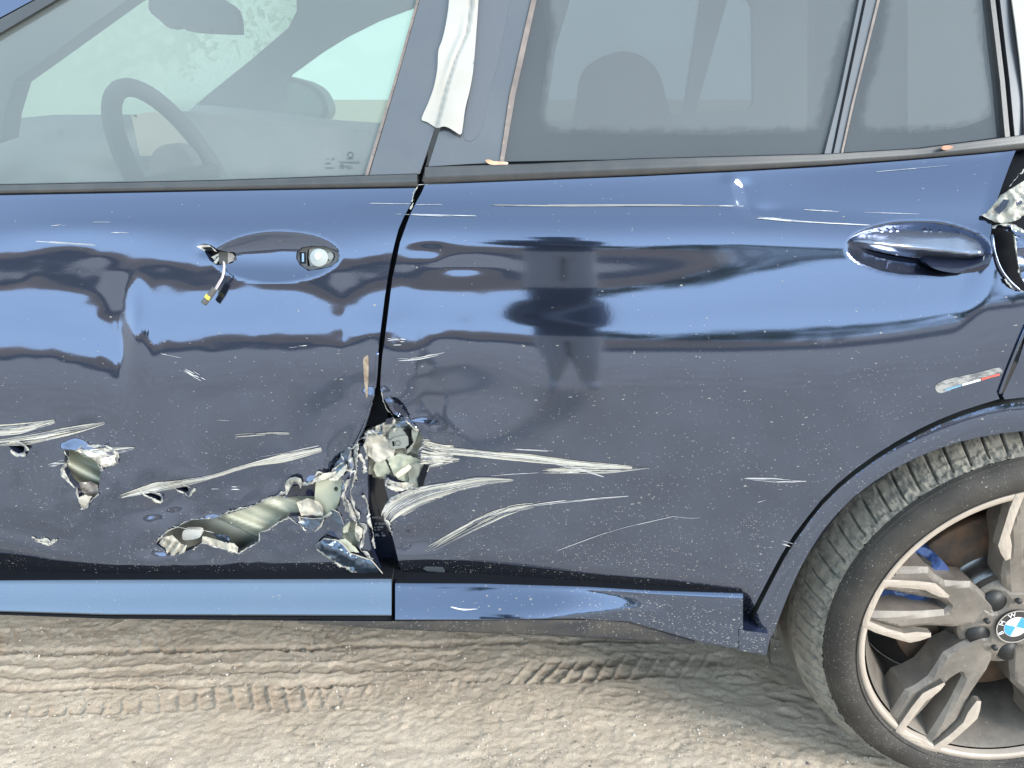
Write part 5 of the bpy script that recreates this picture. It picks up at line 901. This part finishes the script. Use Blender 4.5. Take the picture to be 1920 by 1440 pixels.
def spoke_mesh(poly, holes, yf, back, res=.009, bev=.0):
    loops = [densify(poly, res)] + [densify(h_, res) for h_ in holes]; lo = loops[0].min(0); hi = loops[0].max(0); gx_, gy_ = np.meshgrid(np.arange(lo[0], hi[0], res), np.arange(lo[1], hi[1], res), indexing='ij'); g = np.stack([gx_.ravel(), gy_.ravel()], 1)
    k = inside(loops[0], g) & (edge_dist(loops[0], g) > res * .5)
    for h_ in loops[1:]: k &= ~inside(h_, g) & (edge_dist(h_, g) > res * .5)
    P2 = np.concatenate(loops + [g[k]]); edges = []; b = 0
    for l in loops: n = len(l); edges += [(b + i, b + (i + 1) % n) for i in range(n)]; b += n
    r_ = delaunay_2d_cdt([Vector(p) for p in P2.tolist()], edges, [], 0, 1e-6, True); Q = np.array([tuple(p) for p in r_[0]]); T = np.array([t for t in r_[2] if len(t) == 3]); c = Q[T].mean(1); kp = inside(loops[0], c)
    for h_ in loops[1:]: kp &= ~inside(h_, c)
    T = T[kp]; ed = np.concatenate([T[:, [0, 1]], T[:, [1, 2]], T[:, [2, 0]]]); key_ = ed.min(1).astype(np.int64) * len(Q) + ed.max(1); _, inv, cnt = np.unique(key_, return_inverse=True, return_counts=True); bd = ed[cnt[inv] == 1]
    dist = np.minimum.reduce([edge_dist(l, Q) for l in loops]); y = yf(Q, dist); n = len(Q); bv = np.unique(bd); mp_ = -np.ones(n, int); mp_[bv] = np.arange(len(bv)); nb = len(bv)
    V = np.concatenate([np.stack([Q[:, 0], y, Q[:, 1]], 1), np.stack([Q[bv, 0], y[bv], Q[bv, 1]], 1), np.stack([Q[bv, 0], y[bv] * 0 + back, Q[bv, 1]], 1)])
    Fc = [tuple(t) for t in T] + [(n + mp_[x], n + mp_[y_], n + nb + mp_[y_], n + nb + mp_[x]) for x, y_ in bd]; return V, Fc, np.array([True] * len(T) + [False] * len(bd))
def y_body(Q, d): r = np.hypot(Q[:, 0], Q[:, 1]); return .012 + .020 * smooth(.24, .06, r) + .007 * np.clip(1 - d / .007, 0, 1)
def y_face(Q, d): r = np.hypot(Q[:, 0], Q[:, 1]); return .0050 + .007 * smooth(.24, .10, r) + .0012 * smooth(.002, 0, d)
sb_ = spoke_mesh(lp(BODY), [lp(HOLE)], y_body, .075, .006); sf_ = spoke_mesh(lp(FACE), [], y_face, .024, .006)
def wheel_obj(name, Ms, m, k):
    V, Fc, sm = Ms; key_ = name + '_m'
    if key_ not in cache:
        me = bpy.data.meshes.new(name); me.from_pydata([tuple(map(float, p)) for p in V], [], [tuple(map(int, f)) for f in Fc]); me.materials.append(m); me.materials.append(RIMD); me.polygons.foreach_set('material_index', (~sm).astype(np.int32)); me.polygons.foreach_set('use_smooth', np.zeros(len(Fc), bool)); me.update(); cache[key_] = me
    o = bpy.data.objects.new(name, cache[key_]); scene.collection.objects.link(o); o.parent = wheel; o.location = (HX, 0, HZ); o.rotation_euler = (0, -k * 2 * math.pi / 5, 0); return o
cache = {}
for k in range(5): wheel_obj('spoke', sb_, RIMD, k); wheel_obj('spoke_face', sf_, RIMF, k)
# hub with lug wells
def circ(r, n, cx=0, cy=0): return np.array([(cx + r * math.cos(a), cy + r * math.sin(a)) for a in np.linspace(0, 2 * math.pi, n, endpoint=False)])
lug = [circ(.0185, 20, .057 * math.cos(R(132 + 72 * k)), .057 * math.sin(R(132 + 72 * k))) for k in range(5)]
hb_ = spoke_mesh(circ(.086, 60), lug, lambda Q, d: .030 + .012 * smooth(.055, .086, np.hypot(Q[:, 0], Q[:, 1])) + .003 * smooth(.004, 0, d), .06, .005); wheel_obj('hub', hb_, RIMD, 0)
def placed(V): return [(HX + p[0], p[1], HZ + p[2]) for p in V]
for k in range(5):
    a = R(132 + 72 * k); cx, cz = .057 * math.cos(a), .057 * math.sin(a); V, Fc = tube([(cx, .034, cz), (cx, .050, cz)], [.0187, .0175], 20); mesh_obj('lug_well', placed(V), Fc[:-1], BLACK, wheel)
    V, Fc = tube([(cx, .042, cz), (cx, .052, cz)], [.009, .010], 6); mesh_obj('lug_bolt', placed(V), Fc, STEEL, wheel)
    a = R(168 + 72 * k); cx, cz = .050 * math.cos(a), .050 * math.sin(a); V, Fc = tube([(cx, .024, cz), (cx, .034, cz)], .0045, 12); mesh_obj('spoke_pit', placed(V), Fc, BLACK, wheel)
# centre cap: black ring, blue and white quarters, letters
CR = .0315; cap_y = .026
def disc_v(r0, r1, a0, a1, y, n=40):
    A = np.linspace(a0, a1, n); V = [(r * math.cos(a), y, r * math.sin(a)) for a in A for r in (r0, r1)]; return V, [(2 * i, 2 * i + 1, 2 * i + 3, 2 * i + 2) for i in range(n - 1)]
capm = {'k': mat('cap_black', (.03, .028, .03), .3, 0, .5), 's': mat('cap_silver', (.65, .62, .6), .25, .8), 'b': mat('cap_blue', (.06, .30, .62), .3), 'w': mat('cap_white', (.82, .82, .82), .3)}
V, Fc = join(disc_v(.0001, CR, 0, 2 * math.pi, cap_y), disc_v(CR, CR + .0001, 0, 2 * math.pi, cap_y + .008)); V = V + [(CR * math.cos(a), cap_y + q, CR * math.sin(a)) for a in np.linspace(0, 2 * math.pi, 40) for q in (0, .01)]; b0 = len(V) - 80
cap = mesh_obj('centre_cap', placed(V), Fc + [(b0 + 2 * i, b0 + 2 * i + 1, b0 + 2 * i + 3, b0 + 2 * i + 2) for i in range(39)], capm['k'], wheel, False)
mesh_obj('cap_ring', placed(join(disc_v(CR * .955, CR * 1.02, 0, 2 * math.pi, cap_y - .0008), disc_v(CR * .60, CR * .635, 0, 2 * math.pi, cap_y - .0008))[0]), join(disc_v(CR * .955, CR * 1.02, 0, 2 * math.pi, 0), disc_v(CR * .6, CR * .635, 0, 2 * math.pi, 0))[1], capm['s'], wheel, False)
for k in range(4): V, Fc = disc_v(.0001, CR * .60, R(-15 + 90 * k), R(75 + 90 * k), cap_y - .0008, 14); mesh_obj('cap_quarter', placed(V), Fc, capm['b' if k in (0, 2) else 'w'], wheel, False)
for ch, ang in (('B', 209), ('M', 163), ('W', 116)):
    def surf(u, v, A=R(ang)):
        x, y = u, -v; rr_ = CR * .80; nx_, nz_ = math.cos(A), math.sin(A); return np.stack([HX + nx_ * (rr_ + y) + nz_ * x, 0 * x + cap_y - .0010, HZ + nz_ * (rr_ + y) - nx_ * x], -1)
    V, Fc = text_at(ch, '', 0, .0042, .0125, None, None, surf, align='CENTER'); mesh_obj('cap_letter', V, Fc, capm['w'], wheel, False)
# arch liner
A = np.linspace(R(-12), R(192), 60); Va = [(HX + .405 * math.cos(a), y, HZ + .405 * math.sin(a)) for a in A for y in (.03, .34)]
mesh_obj('arch_liner', Va + [(HX + .41 * math.cos(a), .34, HZ + .41 * math.sin(a)) for a in A] + [(HX, .34, .25)], [(2 * i, 2 * i + 1, 2 * i + 3, 2 * i + 2) for i in range(59)] + [(120 + i, 121 + i, 180) for i in range(59)], mat('dusty_black_liner', (.05, .048, .042), .9), car)
